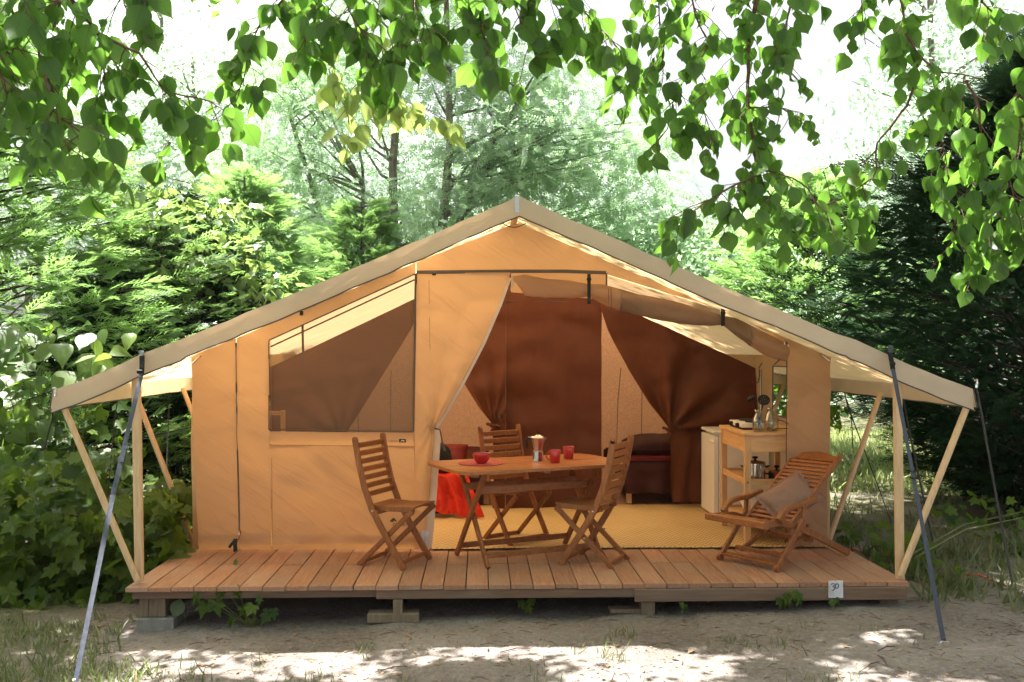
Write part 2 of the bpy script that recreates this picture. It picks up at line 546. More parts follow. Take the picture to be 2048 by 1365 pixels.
M['orange'] = solid('orange_cable', (0.65, 0.08, 0.02), 0.45)

def netting():
    m, n, l = new_mat('insect_net')
    out = n.new('ShaderNodeOutputMaterial')
    d = n.new('ShaderNodeBsdfDiffuse'); d.inputs['Color'].default_value = (0.15, 0.10, 0.07, 1)
    t = n.new('ShaderNodeBsdfTransparent')
    mx = n.new('ShaderNodeMixShader'); mx.inputs[0].default_value = 0.68
    l.new(t.outputs[0], mx.inputs[1]); l.new(d.outputs[0], mx.inputs[2]); l.new(mx.outputs[0], out.inputs['Surface'])
    return m
M['net'] = netting()

def clear_plastic():
    m, n, l = new_mat('clear_window_film')
    out = n.new('ShaderNodeOutputMaterial')
    t = n.new('ShaderNodeBsdfTransparent'); t.inputs['Color'].default_value = (0.86, 0.9, 0.86, 1)
    g = n.new('ShaderNodeBsdfGlossy'); g.inputs['Roughness'].default_value = 0.1
    mx = n.new('ShaderNodeMixShader'); mx.inputs[0].default_value = 0.052
    l.new(t.outputs[0], mx.inputs[1]); l.new(g.outputs[0], mx.inputs[2]); l.new(mx.outputs[0], out.inputs['Surface'])
    return m
M['film'] = clear_plastic()

def glass():
    m, n, l = new_mat('glass')
    out = n.new('ShaderNodeOutputMaterial')
    t = n.new('ShaderNodeBsdfTransparent'); t.inputs['Color'].default_value = (0.86, 0.89, 0.86, 1)
    g = n.new('ShaderNodeBsdfGlossy'); g.inputs['Roughness'].default_value = 0.04
    lw = n.new('ShaderNodeLayerWeight'); lw.inputs[0].default_value = 0.45
    mr = n.new('ShaderNodeMapRange'); mr.inputs[3].default_value = 0.06; mr.inputs[4].default_value = 0.85
    l.new(lw.outputs['Facing'], mr.inputs[0])
    mx = n.new('ShaderNodeMixShader')
    l.new(mr.outputs[0], mx.inputs[0])
    l.new(t.outputs[0], mx.inputs[1]); l.new(g.outputs[0], mx.inputs[2]); l.new(mx.outputs[0], out.inputs['Surface'])
    return m
M['glass'] = glass()

def speckle():
    m, n, l = new_mat('speckled_lining')
    out = n.new('ShaderNodeOutputMaterial')
    d = n.new('ShaderNodeBsdfDiffuse'); t = n.new('ShaderNodeBsdfTranslucent')
    tc = n.new('ShaderNodeTexCoord')
    nt = n.new('ShaderNodeTexNoise'); nt.inputs['Scale'].default_value = 85; nt.inputs['Detail'].default_value = 3
    l.new(tc.outputs['Object'], nt.inputs['Vector'])
    r = ramp(n, [(0.38, (0.33, 0.215, 0.165)), (0.62, (0.43, 0.295, 0.235))])
    l.new(nt.outputs['Fac'], r.inputs[0])
    l.new(r.outputs[0], d.inputs['Color']); l.new(r.outputs[0], t.inputs['Color'])
    mx = n.new('ShaderNodeMixShader'); mx.inputs[0].default_value = 0.5
    l.new(d.outputs[0], mx.inputs[1]); l.new(t.outputs[0], mx.inputs[2]); l.new(mx.outputs[0], out.inputs['Surface'])
    return m
M['speckle'] = speckle()

def straw():
    m, n, l = new_mat('woven_straw')
    out = n.new('ShaderNodeOutputMaterial'); p = n.new('ShaderNodeBsdfPrincipled')
    tc = n.new('ShaderNodeTexCoord')
    sx = n.new('ShaderNodeSeparateXYZ'); l.new(tc.outputs['Object'], sx.inputs[0])
    def mth(op, a, b=None):
        q = n.new('ShaderNodeMath'); q.operation = op
        for i, x in enumerate((a, b)):
            if x is None: continue
            if isinstance(x, (int, float)): q.inputs[i].default_value = x
            else: l.new(x, q.inputs[i])
        return q.outputs[0]
    a = mth('SINE', mth('MULTIPLY', sx.outputs[0], 2 * PI / 0.040))
    zz = mth('MULTIPLY', mth('ABSOLUTE', mth('SUBTRACT', mth('FRACT', mth('MULTIPLY', sx.outputs[0], 1 / 0.080)), 0.5)), 2.2)
    b = mth('SINE', mth('ADD', mth('MULTIPLY', sx.outputs[1], 2 * PI / 0.065), mth('MULTIPLY', zz, PI)))
    h = mth('MULTIPLY', mth('ADD', mth('MULTIPLY', a, b), 1.0), 0.5)
    nt = n.new('ShaderNodeTexNoise'); nt.inputs['Scale'].default_value = 3; nt.inputs['Detail'].default_value = 6
    l.new(tc.outputs['Object'], nt.inputs['Vector'])
    f = mth('ADD', mth('MULTIPLY', h, 0.75), mth('MULTIPLY', nt.outputs['Fac'], 0.25))
    r = ramp(n, [(0.12, (0.20, 0.11, 0.04)), (0.5, (0.50, 0.35, 0.145)), (0.85, (0.66, 0.50, 0.26))])
    l.new(f, r.inputs[0]); l.new(r.outputs[0], p.inputs['Base Color'])
    p.inputs['Roughness'].default_value = 0.6
    bp = n.new('ShaderNodeBump'); bp.inputs['Strength'].default_value = 0.5; bp.inputs['Distance'].default_value = 0.004
    l.new(h, bp.inputs['Height']); l.new(bp.outputs[0], p.inputs['Normal'])
    l.new(p.outputs[0], out.inputs['Surface'])
    return m
M['straw'] = straw()

def ground_mat():
    m, n, l = new_mat('dirt_ground')
    out = n.new('ShaderNodeOutputMaterial'); p = n.new('ShaderNodeBsdfPrincipled')
    p.inputs['Roughness'].default_value = 0.95
    p.inputs['Specular IOR Level'].default_value = 0.15
    tc = n.new('ShaderNodeTexCoord')
    big = n.new('ShaderNodeTexNoise'); big.inputs['Scale'].default_value = 1.1; big.inputs['Detail'].default_value = 8
    fine = n.new('ShaderNodeTexNoise'); fine.inputs['Scale'].default_value = 26; fine.inputs['Detail'].default_value = 9; fine.inputs['Roughness'].default_value = 0.72
    vo = n.new('ShaderNodeTexVoronoi'); vo.inputs['Scale'].default_value = 48
    mp = n.new('ShaderNodeMapping'); mp.inputs['Scale'].default_value = (1, 0.7, 1)
    l.new(tc.outputs['Object'], mp.inputs['Vector'])
    for t in (big, fine): l.new(tc.outputs['Object'], t.inputs['Vector'])
    l.new(mp.outputs[0], vo.inputs['Vector'])
    r1 = ramp(n, [(0.3, (0.08, 0.064, 0.054)), (0.5, (0.185, 0.158, 0.14)), (0.7, (0.32, 0.285, 0.262))])
    l.new(fine.outputs['Fac'], r1.inputs[0])
    r2 = ramp(n, [(0.35, (0.11, 0.09, 0.077)), (0.65, (0.30, 0.268, 0.242))])
    l.new(big.outputs['Fac'], r2.inputs[0])
    mx = n.new('ShaderNodeMixRGB'); mx.inputs[0].default_value = 0.5
    l.new(r1.outputs[0], mx.inputs[1]); l.new(r2.outputs[0], mx.inputs[2])
    # dark crumbs of litter
    rv = ramp(n, [(0.0, (1, 1, 1)), (0.16, (0, 0, 0))])
    l.new(vo.outputs['Distance'], rv.inputs[0])
    lm = n.new('ShaderNodeMath'); lm.operation = 'MULTIPLY'; lm.inputs[1].default_value = 0.55
    l.new(rv.outputs[0], lm.inputs[0])
    m2 = n.new('ShaderNodeMixRGB'); l.new(lm.outputs[0], m2.inputs[0]); l.new(mx.outputs[0], m2.inputs[1]); m2.inputs[2].default_value = (0.085, 0.055, 0.035, 1)
    # grassy soil where the 'green' attribute says so
    at_ = n.new('ShaderNodeAttribute'); at_.attribute_name = 'green'
    m3 = n.new('ShaderNodeMixRGB'); l.new(at_.outputs['Fac'], m3.inputs[0]); l.new(m2.outputs[0], m3.inputs[1])
    rg = ramp(n, [(0.3, (0.06, 0.06, 0.03)), (0.7, (0.15, 0.14, 0.075))])
    l.new(fine.outputs['Fac'], rg.inputs[0]); l.new(rg.outputs[0], m3.inputs[2])
    l.new(m3.outputs[0], p.inputs['Base Color'])
    b = n.new('ShaderNodeBump'); b.inputs['Strength'].default_value = 0.8; b.inputs['Distance'].default_value = 0.02
    l.new(fine.outputs['Fac'], b.inputs['Height'])
    b2 = n.new('ShaderNodeBump'); b2.inputs['Strength'].default_value = 0.5; b2.inputs['Distance'].default_value = 0.01
    l.new(vo.outputs['Distance'], b2.inputs['Height']); l.new(b.outputs[0], b2.inputs['Normal'])
    l.new(b2.outputs[0], p.inputs['Normal'])
    l.new(p.outputs[0], out.inputs['Surface'])
    return m
M['ground'] = ground_mat()

M['leaf_big'] = leafmat('hanging_leaf', (0.030, 0.075, 0.016), (0.062, 0.13, 0.030), (0.20, 0.42, 0.05), 0.52, 0.02, attr=False)
M['leaf_pale'] = leafmat('pale_sunlit_leaf', (0.12, 0.20, 0.05), (0.22, 0.30, 0.09), (0.50, 0.62, 0.18), 0.5, 0.02, attr=False)  # lighter copy of the hanging leaf, sunlight put into its colour
M['leaf_crown'] = leafmat('crown_leaf', (0.035, 0.085, 0.018), (0.075, 0.15, 0.03), (0.20, 0.42, 0.045), 0.5, 0.04)
M['leaf_vine'] = leafmat('vine_leaf', (0.03, 0.075, 0.010), (0.09, 0.14, 0.015), (0.22, 0.34, 0.02), 0.42, 0.02, attr=False)
M['leaf_vine_s'] = leafmat('vine_leaf_small', (0.025, 0.06, 0.010), (0.08, 0.13, 0.015), (0.20, 0.32, 0.02), 0.42, 0.02)
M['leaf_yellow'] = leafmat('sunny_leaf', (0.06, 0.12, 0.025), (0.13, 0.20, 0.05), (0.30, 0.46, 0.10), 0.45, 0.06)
M['leaf_conifer'] = leafmat('cypress_spray', (0.05, 0.115, 0.022), (0.14, 0.25, 0.07), (0.34, 0.58, 0.15), 0.48, 0.03)
M['leaf_conifer_dark'] = leafmat('shade_dark_cypress_spray', (0.010, 0.028, 0.013), (0.026, 0.060, 0.022), (0.035, 0.09, 0.03), 0.2, 0.01)  # darker copy of the cypress spray: shade put into the colour
M['leaf_robinia'] = leafmat('robinia_leaflet', (0.15, 0.25, 0.13), (0.28, 0.41, 0.23), (0.46, 0.68, 0.36), 0.52, 0.05)  # sunlit paleness put into the leaflet colour
M['leaf_far'] = leafmat('far_leaf', (0.20, 0.30, 0.20), (0.36, 0.49, 0.35), (0.54, 0.70, 0.50), 0.52, 0.06)  # sun and glare on the far trees put into the leaf colour
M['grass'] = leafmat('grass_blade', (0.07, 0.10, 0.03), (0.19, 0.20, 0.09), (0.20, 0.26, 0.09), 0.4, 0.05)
M['meadow'] = leafmat('sunlit_grass_blade', (0.16, 0.20, 0.07), (0.32, 0.36, 0.15), (0.45, 0.55, 0.20), 0.45, 0.04)  # grass copy brightened in colour to stand for full sun
M['litter'] = solid('dry_leaf', (0.24, 0.16, 0.09), 0.9, vary=0.4, scale=9)

# ------------------------------------------------------------------ ground
Y0, Y1, Y2, Y3, Y4 = 6.52, 7.64, 9.6, 11.7, 12.64
XC = 0.26

def gz(x, y):
    t = min(1, max(0, (x + 2.4) / 5.1))
    z = -0.31 + 0.14 * t
    return z

def gzn(x, y):
    r = math.hypot(x, y - 6)
    n = 0.028 * nz(x * 0.9, y * 0.9) + 0.018 * nz(x * 2.7 + 9, y * 3.7) + 0.008 * nz(x * 7, y * 9 + 3)
    far = max(0, r - 9)
    n += min(1.5, far * 0.02) * 0.5 * (nz(x * 0.08, y * 0.08 + 5) + 0.2)
    return gz(x, y) + n

def axis(lo, hi, c, fine, n_f, far):
    a = list(np.arange(lo, hi, fine))
    q, st = lo, fine
    left = []
    while q > -far:
        st *= 1.22; q -= st; left.append(q)
    q, st = a[-1], fine
    right = []
    while q < far:
        st *= 1.22; q += st; right.append(q)
    return left[::-1] + a + right

gx = axis(-4.5, 5.5, 0, 0.045, 0, 400)
gy = axis(4.4, 9.0, 0, 0.045, 0, 400)
nx_, ny_ = len(gx), len(gy)
V = np.array([(x, y, gzn(x, y)) for y in gy for x in gx])
ii, jj = np.meshgrid(np.arange(nx_ - 1), np.arange(ny_ - 1))
b = (jj * nx_ + ii).ravel()
ground = mesh_np('ground', V, np.stack([b, b + 1, b + nx_ + 1, b + nx_], 1), M['ground'], smooth=True)
tag(ground, kind='structure')
gr = np.zeros(len(V))
for i, (x, y, z) in enumerate(V):
    g = 0.0
    g = max(g, min(1, max(0, (-2.1 - x + (5.9 - y) * 0.15) / 0.9)))
    g = max(g, min(1, max(0, (x - 3.0 - max(0, 6.6 - y) * 0.6) / 0.8)) * (0.55 if y < 8 else 1.0))
    g = max(g, min(1, max(0, (y - 9.5) / 2)))
    gr[i] = g * (0.6 + 0.4 * (nz(x * 1.6, y * 1.6) > -0.1))
a_ = ground.data.attributes.new('green', 'FLOAT', 'POINT')
a_.data.foreach_set('value', gr.astype(np.float32))

# ------------------------------------------------------------------ deck
DXL, DXR = -2.297, 2.848
deck = thing('wooden_deck', (0.27, Y0, -0.25), 'low reddish plank deck with a beam front carrying the tent', 'deck')
NB = 35
bw = (DXR - DXL) / NB
YJ = 7.18
def board_mesh(length):
    m = MB()
    w, t, c = bw - 0.006, 0.028, 0.003
    prof = [(-w/2, -t), (w/2, -t), (w/2, -c), (w/2 - c, 0), (-w/2 + c, 0), (-w/2, -c)]
    vs = [(x, y, z) for y in (0, length) for x, z in prof]
    n = 6
    fs = [(j, (j+1) % n, (j+1) % n + n, j + n) for j in range(n)] + [tuple(range(n-1, -1, -1)), tuple(range(n, 2*n))]
    m.add(vs, [tuple(reversed(f)) for f in fs])
    me = bpy.data.meshes.new('board')
    me.from_pydata(m.v, [], m.f)
    me.materials.append(M['deck'])
    return me
fm, bm_ = board_mesh(YJ - Y0 - 0.003), board_mesh(5.6)
for k in range(NB):
    x = DXL + bw * (k + 0.5)
    for me, y in ((fm, Y0 + random.uniform(-0.006, 0.006)), (bm_, YJ)):
        o = bpy.data.objects.new('board', me)
        COL.objects.link(o)
        par(o, deck, (x + random.uniform(-0.001, 0.001), y, random.uniform(-0.003, 0.0)))
        o.rotation_euler = (0, random.uniform(-0.006, 0.006), random.uniform(-0.0015, 0.0015))
# nail heads, one mesh
m = MB()
for k in range(NB):
    for yy in (Y0 + 0.06, YJ - 0.04, YJ + 0.05, Y0 + 0.36):
        for s in (-1, 1):
            m.add([(DXL + bw*(k+.5) + s*.045 + .0055*math.cos(q*PI/3), yy + .0055*math.sin(q*PI/3), 0.0012) for q in range(6)], [tuple(range(6))])
tag(m.build('nail_heads', M['black'], deck), kind='stuff')
# beams along the front edge: left, middle and right lengths
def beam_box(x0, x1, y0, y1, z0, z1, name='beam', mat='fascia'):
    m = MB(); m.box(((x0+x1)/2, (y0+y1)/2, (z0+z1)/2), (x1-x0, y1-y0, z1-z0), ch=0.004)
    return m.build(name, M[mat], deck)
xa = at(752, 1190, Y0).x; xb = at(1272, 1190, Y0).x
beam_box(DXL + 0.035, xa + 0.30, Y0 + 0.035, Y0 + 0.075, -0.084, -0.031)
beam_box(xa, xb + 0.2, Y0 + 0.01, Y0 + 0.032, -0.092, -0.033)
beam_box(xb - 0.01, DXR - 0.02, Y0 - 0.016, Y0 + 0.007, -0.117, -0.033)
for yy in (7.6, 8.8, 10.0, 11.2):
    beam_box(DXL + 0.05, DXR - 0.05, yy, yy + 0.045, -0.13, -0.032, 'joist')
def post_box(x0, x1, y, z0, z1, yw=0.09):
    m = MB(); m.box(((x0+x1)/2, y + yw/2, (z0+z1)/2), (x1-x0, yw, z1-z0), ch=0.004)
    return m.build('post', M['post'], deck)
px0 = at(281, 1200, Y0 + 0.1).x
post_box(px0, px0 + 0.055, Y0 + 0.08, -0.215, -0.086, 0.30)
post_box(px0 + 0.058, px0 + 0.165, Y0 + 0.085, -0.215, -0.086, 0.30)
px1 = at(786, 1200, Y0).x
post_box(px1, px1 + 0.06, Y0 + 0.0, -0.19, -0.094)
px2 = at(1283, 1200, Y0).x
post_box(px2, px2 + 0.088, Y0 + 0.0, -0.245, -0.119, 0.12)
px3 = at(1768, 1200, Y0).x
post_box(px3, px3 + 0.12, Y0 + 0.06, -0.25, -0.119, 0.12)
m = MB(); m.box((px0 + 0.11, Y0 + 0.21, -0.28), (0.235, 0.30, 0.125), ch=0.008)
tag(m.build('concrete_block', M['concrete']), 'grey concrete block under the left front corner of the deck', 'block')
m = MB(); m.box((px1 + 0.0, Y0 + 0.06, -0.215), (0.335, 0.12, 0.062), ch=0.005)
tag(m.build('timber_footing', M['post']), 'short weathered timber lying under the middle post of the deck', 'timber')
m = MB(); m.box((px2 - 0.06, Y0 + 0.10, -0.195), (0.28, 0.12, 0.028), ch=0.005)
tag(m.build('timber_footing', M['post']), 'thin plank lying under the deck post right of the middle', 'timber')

# number plate "30"
ypl = Y0 - 0.022
c0, c1 = at(1657, 1162, ypl), at(1686, 1196, ypl)
plate = thing('number_plate', ((c0.x + c1.x)/2, ypl, c1.z), 'small whitewashed board with the handwritten number 30 on the deck edge', 'sign')
m = MB(); m.box(((c0.x+c1.x)/2, ypl, (c0.z+c1.z)/2), (c1.x-c0.x, 0.008, c0.z-c1.z), ch=0.001)
m.build('board', M['plate'], plate)
def stroke(pxs, name):
    m = MB(); m.tube([at(x, y, ypl - 0.0055) for x, y in pxs], 0.0028, 6)
    return m.build(name, M['ink'], plate)
stroke([(1662, 1170), (1665, 1167.5), (1669, 1168), (1668.5, 1171), (1665, 1173.5), (1668.5, 1175), (1669.5, 1178), (1667, 1181), (1664.5, 1182)], 'digit')
stroke([(1674 + 3.6*math.cos(q*PI/8), 1172.5 + 4.6*math.sin(q*PI/8)) for q in range(17)][:], 'digit')

# ------------------------------------------------------------------ tent
def roofz(x):
    d = abs(x - XC)
    if d < 2.47:
        return 2.553 - d * (2.553 - 1.503) / 2.47
    return 1.503 - (d - 2.47) * (1.503 - 1.277) / 0.56

def px_of(p):
    p = Vector(p)
    d = p.y * CS + p.x * SN
    r = p.x * CS - p.y * SN
    return 1024 + F_PX * r / d, 700 - F_PX * (p.z - EYE) / d

def wall_top(px, Y, drop=0.025):
    p = at(px, 700, Y)
    p.z = roofz(p.x) - drop
    return px_of(p)[1]

tent = thing('safari_tent', (XC, Y1, 0.0), 'large beige canvas tent with an open front standing on the plank deck', 'tent')

# fly roof
FY0, FY1 = 6.55, 12.85
def fly_pt(u, v):
    d = (u * 2 - 1) * 3.03
    x = XC + d
    y = FY0 + (FY1 - FY0) * v
    a = abs(d)
    sag = -0.028 * math.sin(PI * min(1, a / 2.47)) * (0.6 + 0.5 * math.sin(v * PI * 5) ** 2)
    if a > 2.47:
        sag = -0.02 * math.sin(PI * (a - 2.47) / 0.56) * (0.5 + 0.8 * math.sin(v * PI * 5) ** 2)
    w = 0.010 * nz(x * 2.5, y * 1.5) + 0.006 * nz(x * 7, y * 4) + 0.004 * nz(x * 3 + y * 9, 3)
    edge = 0.004 * nz(x * 6, 7.7) * math.exp(-(y - FY0) * 5)
    k = 1.0 if a < 3.0 else 0.4
    return Vector((x, y, roofz(x) + sag + (w + edge) * k))
m = MB(); m.grid(lambda i, j: fly_pt(i, j), 120, 110)
m.build('fly_roof', M['fly'], tent, True)
# front valance with dark piping along its lower edge
vpts = []
def val_pt(u, v):
    p = fly_pt(u, 0)
    d = (u * 2 - 1) * 3.03
    h = 0.132 + 0.006 * nz(d * 3, 1.5)
    if abs(d) > 2.2: h += 0.012
    fold = 0.013 * nz(d * 3.5, v * 1.2) * v + 0.010 * nz(d * 14 + v * 5, 2) * (v * (1.2 - v)) * 2
    return Vector((p.x - 0.012 * v * nz(d * 4, 8), p.y - 0.004 + fold - 0.02 * v, p.z - h * v))
m = MB(); m.grid(val_pt, 190, 7)
m.build('front_valance', M['hem'], tent, True)
m = MB(); m.tube([val_pt(i / 190, 1.0) + Vector((0, -0.003, 0)) for i in range(191)], 0.0048, 6)
m.build('piping', M['piping'], tent, True)
for s in (0, 1):
    def side_pt(i, j, s=s):
        p = fly_pt(s, i)
        return Vector((p.x + (0.012 if s else -0.012) * (0.3 + j) + 0.018 * j * nz(p.y * 2.2, s), p.y - (0.02 * j if i == 0 else 0), p.z - (0.125 + 0.01 * nz(p.y * 2, 3)) * j))
    m = MB(); m.grid(side_pt, 90, 5)
    m.build('side_valance', M['fly'], tent, True)
    m = MB(); m.tube([side_pt(i / 90, 1) for i in range(91)], 0.0048, 6)
    m.build('piping', M['piping'], tent, True)
    m = MB(); m.tube([side_pt(0, j / 6) + Vector((0.002, -0.004, 0)) for j in range(7)], 0.0045, 6)
    m.build('piping', M['piping'], tent, True)
# ridge
a, bq = at(1029, 391, FY0 - 0.02), at(1039, 426, FY0 - 0.02)
m = MB(); m.box(((a.x+bq.x)/2, FY0 - 0.022, (a.z+bq.z)/2), (0.030, 0.006, a.z-bq.z), ch=0.002)
m.tube([(XC - 0.022, FY0 - 0.015, a.z + 0.002), (XC - 0.022, FY0 - 0.015, a.z + 0.012)], 0.005, 8)
m.build('ridge_bracket', M['galv'], tent)
m = MB(); m.tube([(XC, FY0 + 0.01, 2.522), (XC, FY1, 2.522)], 0.024, 10)
m.build('ridge_pole', M['pole'], tent, True)

def interp(poly, t):
    """point at share t of the arc length of a pixel polyline"""
    L = [0]
    for a, b in zip(poly, poly[1:]):
        L.append(L[-1] + math.hypot(b[0]-a[0], b[1]-a[1]))
    s = t * L[-1]
    for i in range(len(poly) - 1):
        if s <= L[i+1] + 1e-9:
            k = (s - L[i]) / max(1e-9, L[i+1] - L[i])
            return poly[i][0] + (poly[i+1][0]-poly[i][0])*k, poly[i][1] + (poly[i+1][1]-poly[i][1])*k
    return poly[-1]

def panel(name, L, R, Y, mat, parent, nu=24, nv=40, wr=None, amp=0.027):
    def fn(i, j):
        a, b = interp(L, j), interp(R, j)
        px, py = a[0] + (b[0]-a[0])*i, a[1] + (b[1]-a[1])*i
        p = at(px, py, Y)
        e = min(1, 6 * min(i, 1 - i, j + 0.1, 1.1 - j)) if wr is None else 1
        rg = 1 - abs(nz(p.x * 1.1 + p.z * 2.4, p.z * 1.2 - p.x * 1.6, 7.7)) * 3.2
        d = amp * (1.4 * nz(p.x * 1.3 + p.z * 2.2, p.z * 3.0 - p.x, 4.1) + 0.6 * nz(p.x * 4 - p.z * 5, p.z * 6 + p.x * 3, 2.2) - 0.7 * max(0, rg)) * max(0, e)
        if wr: d += wr(i, j, px, py)
        p.y += d
        return p
    m = MB(); m.grid(fn, nu, nv)
    return m.build(name, M[mat], parent, True)

def cols(name, cs, Y, mat, parent, nu=40, nv=12, amp=0.008):
    """cs: (px, y_top, y_bottom) columns"""
    def fn(i, j):
        x = cs[0][0] + (cs[-1][0] - cs[0][0]) * i
        for a, b in zip(cs, cs[1:]):
            if x <= b[0] + 1e-6:
                k = (x - a[0]) / (b[0] - a[0])
                t, bo = a[1] + (b[1]-a[1])*k, a[2] + (b[2]-a[2])*k
                break
        p = at(x, t + (bo - t) * j, Y)
        p.y += amp * (nz(p.x * 2 + p.z * 3, p.z * 3, 1.3) + 0.4 * nz(p.x * 5, p.z * 9, 3.3))
        return p
    m = MB(); m.grid(fn, nu, nv)
    return m.build(name, M[mat], parent, True)

def line(name, pxs, Y, r, mat, parent, n=6):
    m = MB(); m.tube([at(x, y, Y) for x, y in pxs], r, n)
    return m.build(name, M[mat], parent, True)

def band(name, pxs, Y, w, mat, parent, wdir=(1, 0, 0), t=0.002, wave=0.0):
    pts = []
    for i in range(25):
        x, y = interp(pxs, i / 24)
        p = at(x, y, Y); p.y += wave * nz(p.z * 5, p.x * 5)
        pts.append(p)
    m = MB(); m.strap(pts, w, t, wdir)
    return m.build(name, M[mat], parent)

hem = 1084
def skirt(i, j, px, py):           # the loose fabric along the floor
    k = max(0, (py - 1072) / 26)
    return -0.035 * math.sin(min(1, k) * PI) * (0.8 + 0.6 * nz(px * 0.02, 1.7)) + 0.008 * nz(px * 0.06, py * 0.08) * min(1, k)
front = tent
panel('wall_panel', [(383, wall_top(383, Y1)), (390, 900), (397, 1101)], [(472, wall_top(472, Y1)), (478, 1100)], Y1, 'wall', front, 20, 60, skirt)
panel('wall_panel', [(473, wall_top(473, Y1)), (479, 1100)], [(538, wall_top(538, Y1)), (543, 1100)], Y1, 'wall', front, 16, 60, skirt)
cols('wall_panel', [(538, wall_top(538, Y1), 682), (831, wall_top(831, Y1), 549)], Y1, 'wall', front, 60, 8)
def diag(i, j, px, py):
    return skirt(i, j, px, py) + 0.014 * math.sin(i * 5 + j * 7 + 2 * nz(i * 2, j * 2)) * math.sin(PI * i) * math.sin(PI * j)
panel('wall_panel', [(540, 890), (545, 1100)], [(828, 892), (834, 1098)], Y1, 'wall', front, 40, 50, diag)
def roll(i, j, px, py):
    return -0.030 * math.sin(PI * j) * (1 + 0.3 * nz(px * 0.03, 5)) + 0.004 * nz(px * 0.1, py * 0.3)
panel('window_flap', [(540, 863), (540, 890)], [(826, 866), (828, 892)], Y1, 'wall', front, 60, 8, roll, 0.003)
cols('gable_panel', [(833, wall_top(833, Y1), 547), (1034, wall_top(1034, Y1), 546), (1212, wall_top(1212, Y1), 548)], Y1, 'wall', front, 50, 20, 0.012)
low = [(1212, 549), (1300, 576), (1400, 606), (1440, 620), (1500, 646), (1575, 690)]
cols('wall_panel', [(x, wall_top(x, Y1), y) for x, y in low] + [(1600, wall_top(1600, Y1), wall_top(1600, Y1) + 6)], Y1, 'wall', front, 60, 8, 0.012)
panel('wall_panel', [(1576, wall_top(1576, Y1)), (1574, 1092)], [(1661, wall_top(1661, Y1)), (1653, 1089)], Y1, 'wall', front, 20, 50, skirt)
cols('wall_panel', [(1022, 543, 585), (1213, 544, 600)], Y1 + 0.03, 'wall', front, 30, 8)

# window with net
win = MB(); win.box(at(540, 872, Y1 - 0.004), (0.01, 0.01, 0.01))
W0, W1_, W2_, W3_ = (538, 681), (831, 548), (826, 864), (538, 860)
def net_pt(i, j):
    a = (W0[0] + (W3_[0]-W0[0])*j, W0[1] + (W3_[1]-W0[1])*j)
    b = (W1_[0] + (W2_[0]-W1_[0])*j, W1_[1] + (W2_[1]-W1_[1])*j)
    px, py = a[0] + (b[0]-a[0])*i, a[1] + (b[1]-a[1])*i
    p = at(px, py, Y1 + 0.012)
    p.y += 0.012 * nz(p.x * 2.2, p.z * 3)
    return p
m = MB(); m.grid(net_pt, 30, 30)
net = m.build('window_net', M['net'], tent, True)
for pa, pb, w in ((W0, W1_, 0.010), (W1_, W2_, 0.013), (W2_, W3_, 0.010), (W3_, W0, 0.010)):
    m = MB(); m.beam([at(*pa, Y1 - 0.004), at(*pb, Y1 - 0.004)], w, 0.006, (0, 1, 0))
    m.build('window_trim', M['piping'], net)
m = MB(); m.beam([at(541, 694, Y1 + 0.02), at(829, 560, Y1 + 0.02)], 0.012, 0.003, (0, 1, 0)); m.build('window_trim', M['piping'], net)
band('strap', [(605, 650), (606, 700), (606, 740)], Y1 + 0.03, 0.018, 'zip', net)
m = MB(); m.box(at(603, 627, Y1 - 0.012), (0.026, 0.012, 0.034), ch=0.003); m.build('buckle', M['black'], tent)
m = MB(); m.box(at(628, 611, Y1 - 0.008), (0.02, 0.006, 0.010), Matrix.Rotation(-0.4, 3, 'Y')); m.build('buckle', M['black'], tent)
m = MB(); m.box(at(868, 549, Y1 - 0.01), (0.03, 0.01, 0.018), ch=0.003); m.build('buckle', M['black'], tent)
# seams, zips, lintel
line('zip', [(472, 686), (474, 860), (479, 1064)], Y1 - 0.004, 0.0065, 'zip', tent)
line('zip_pull', [(478, 1056), (479, 1070)], Y1 - 0.014, 0.006, 'metal', tent)
line('cord', [(482, 1062), (477, 1080), (472, 1085)], Y1 - 0.02, 0.004, 'teak', tent)
m = MB(); m.strap([at(471, 1078, Y1 - 0.03), at(470, 1090, Y1 - 0.05), at(471, 1104, Y1 - 0.06)], 0.03, 0.004, (1, 0, 0)); m.strap([at(470, 1080, Y1 - 0.03), at(458, 1096, Y1 - 0.05)], 0.02, 0.004, (1, 0, 0))
m.build('strap', M['black'], tent)
for pa, pb in (((541, 682), (545, 1084)), ((858, 560), (862, 860)), ((864, 862), (852, 1084)), ((545, 891), (828, 893))):
    m = MB(); m.beam([at(*pa, Y1 - 0.0065), at(*pb, Y1 - 0.0065)], 0.003, 0.002, (0, 1, 0)); m.build('seam', M['post'], tent)
m = MB(); m.beam([at(x, y, Y1 - 0.012) for x, y in ((833, 545), (930, 544), (1034, 543), (1130, 543), (1212, 546))], 0.026, 0.012, (0, 1, 0)); m.build('door_lintel', M['zip'], tent)
line('zip', [(833, 547), (830, 700), (827, 864)], Y1 - 0.006, 0.006, 'piping', tent)
line('zip', [(1213, 547), (1213, 582)], Y1 - 0.008, 0.007, 'zip', tent)
m = MB(); m.tube([at(842 + 0, 446, Y1) + Vector((0, -0.01, 0))] , 0.001) if False else None
# little vent arch under the peak
vp = [(1003 + 50 * k / 12, 446 + 9 * math.sin(PI * k / 12) + 0) for k in range(13)]
line('vent_seam', vp, Y1 - 0.012, 0.004, 'piping', tent)
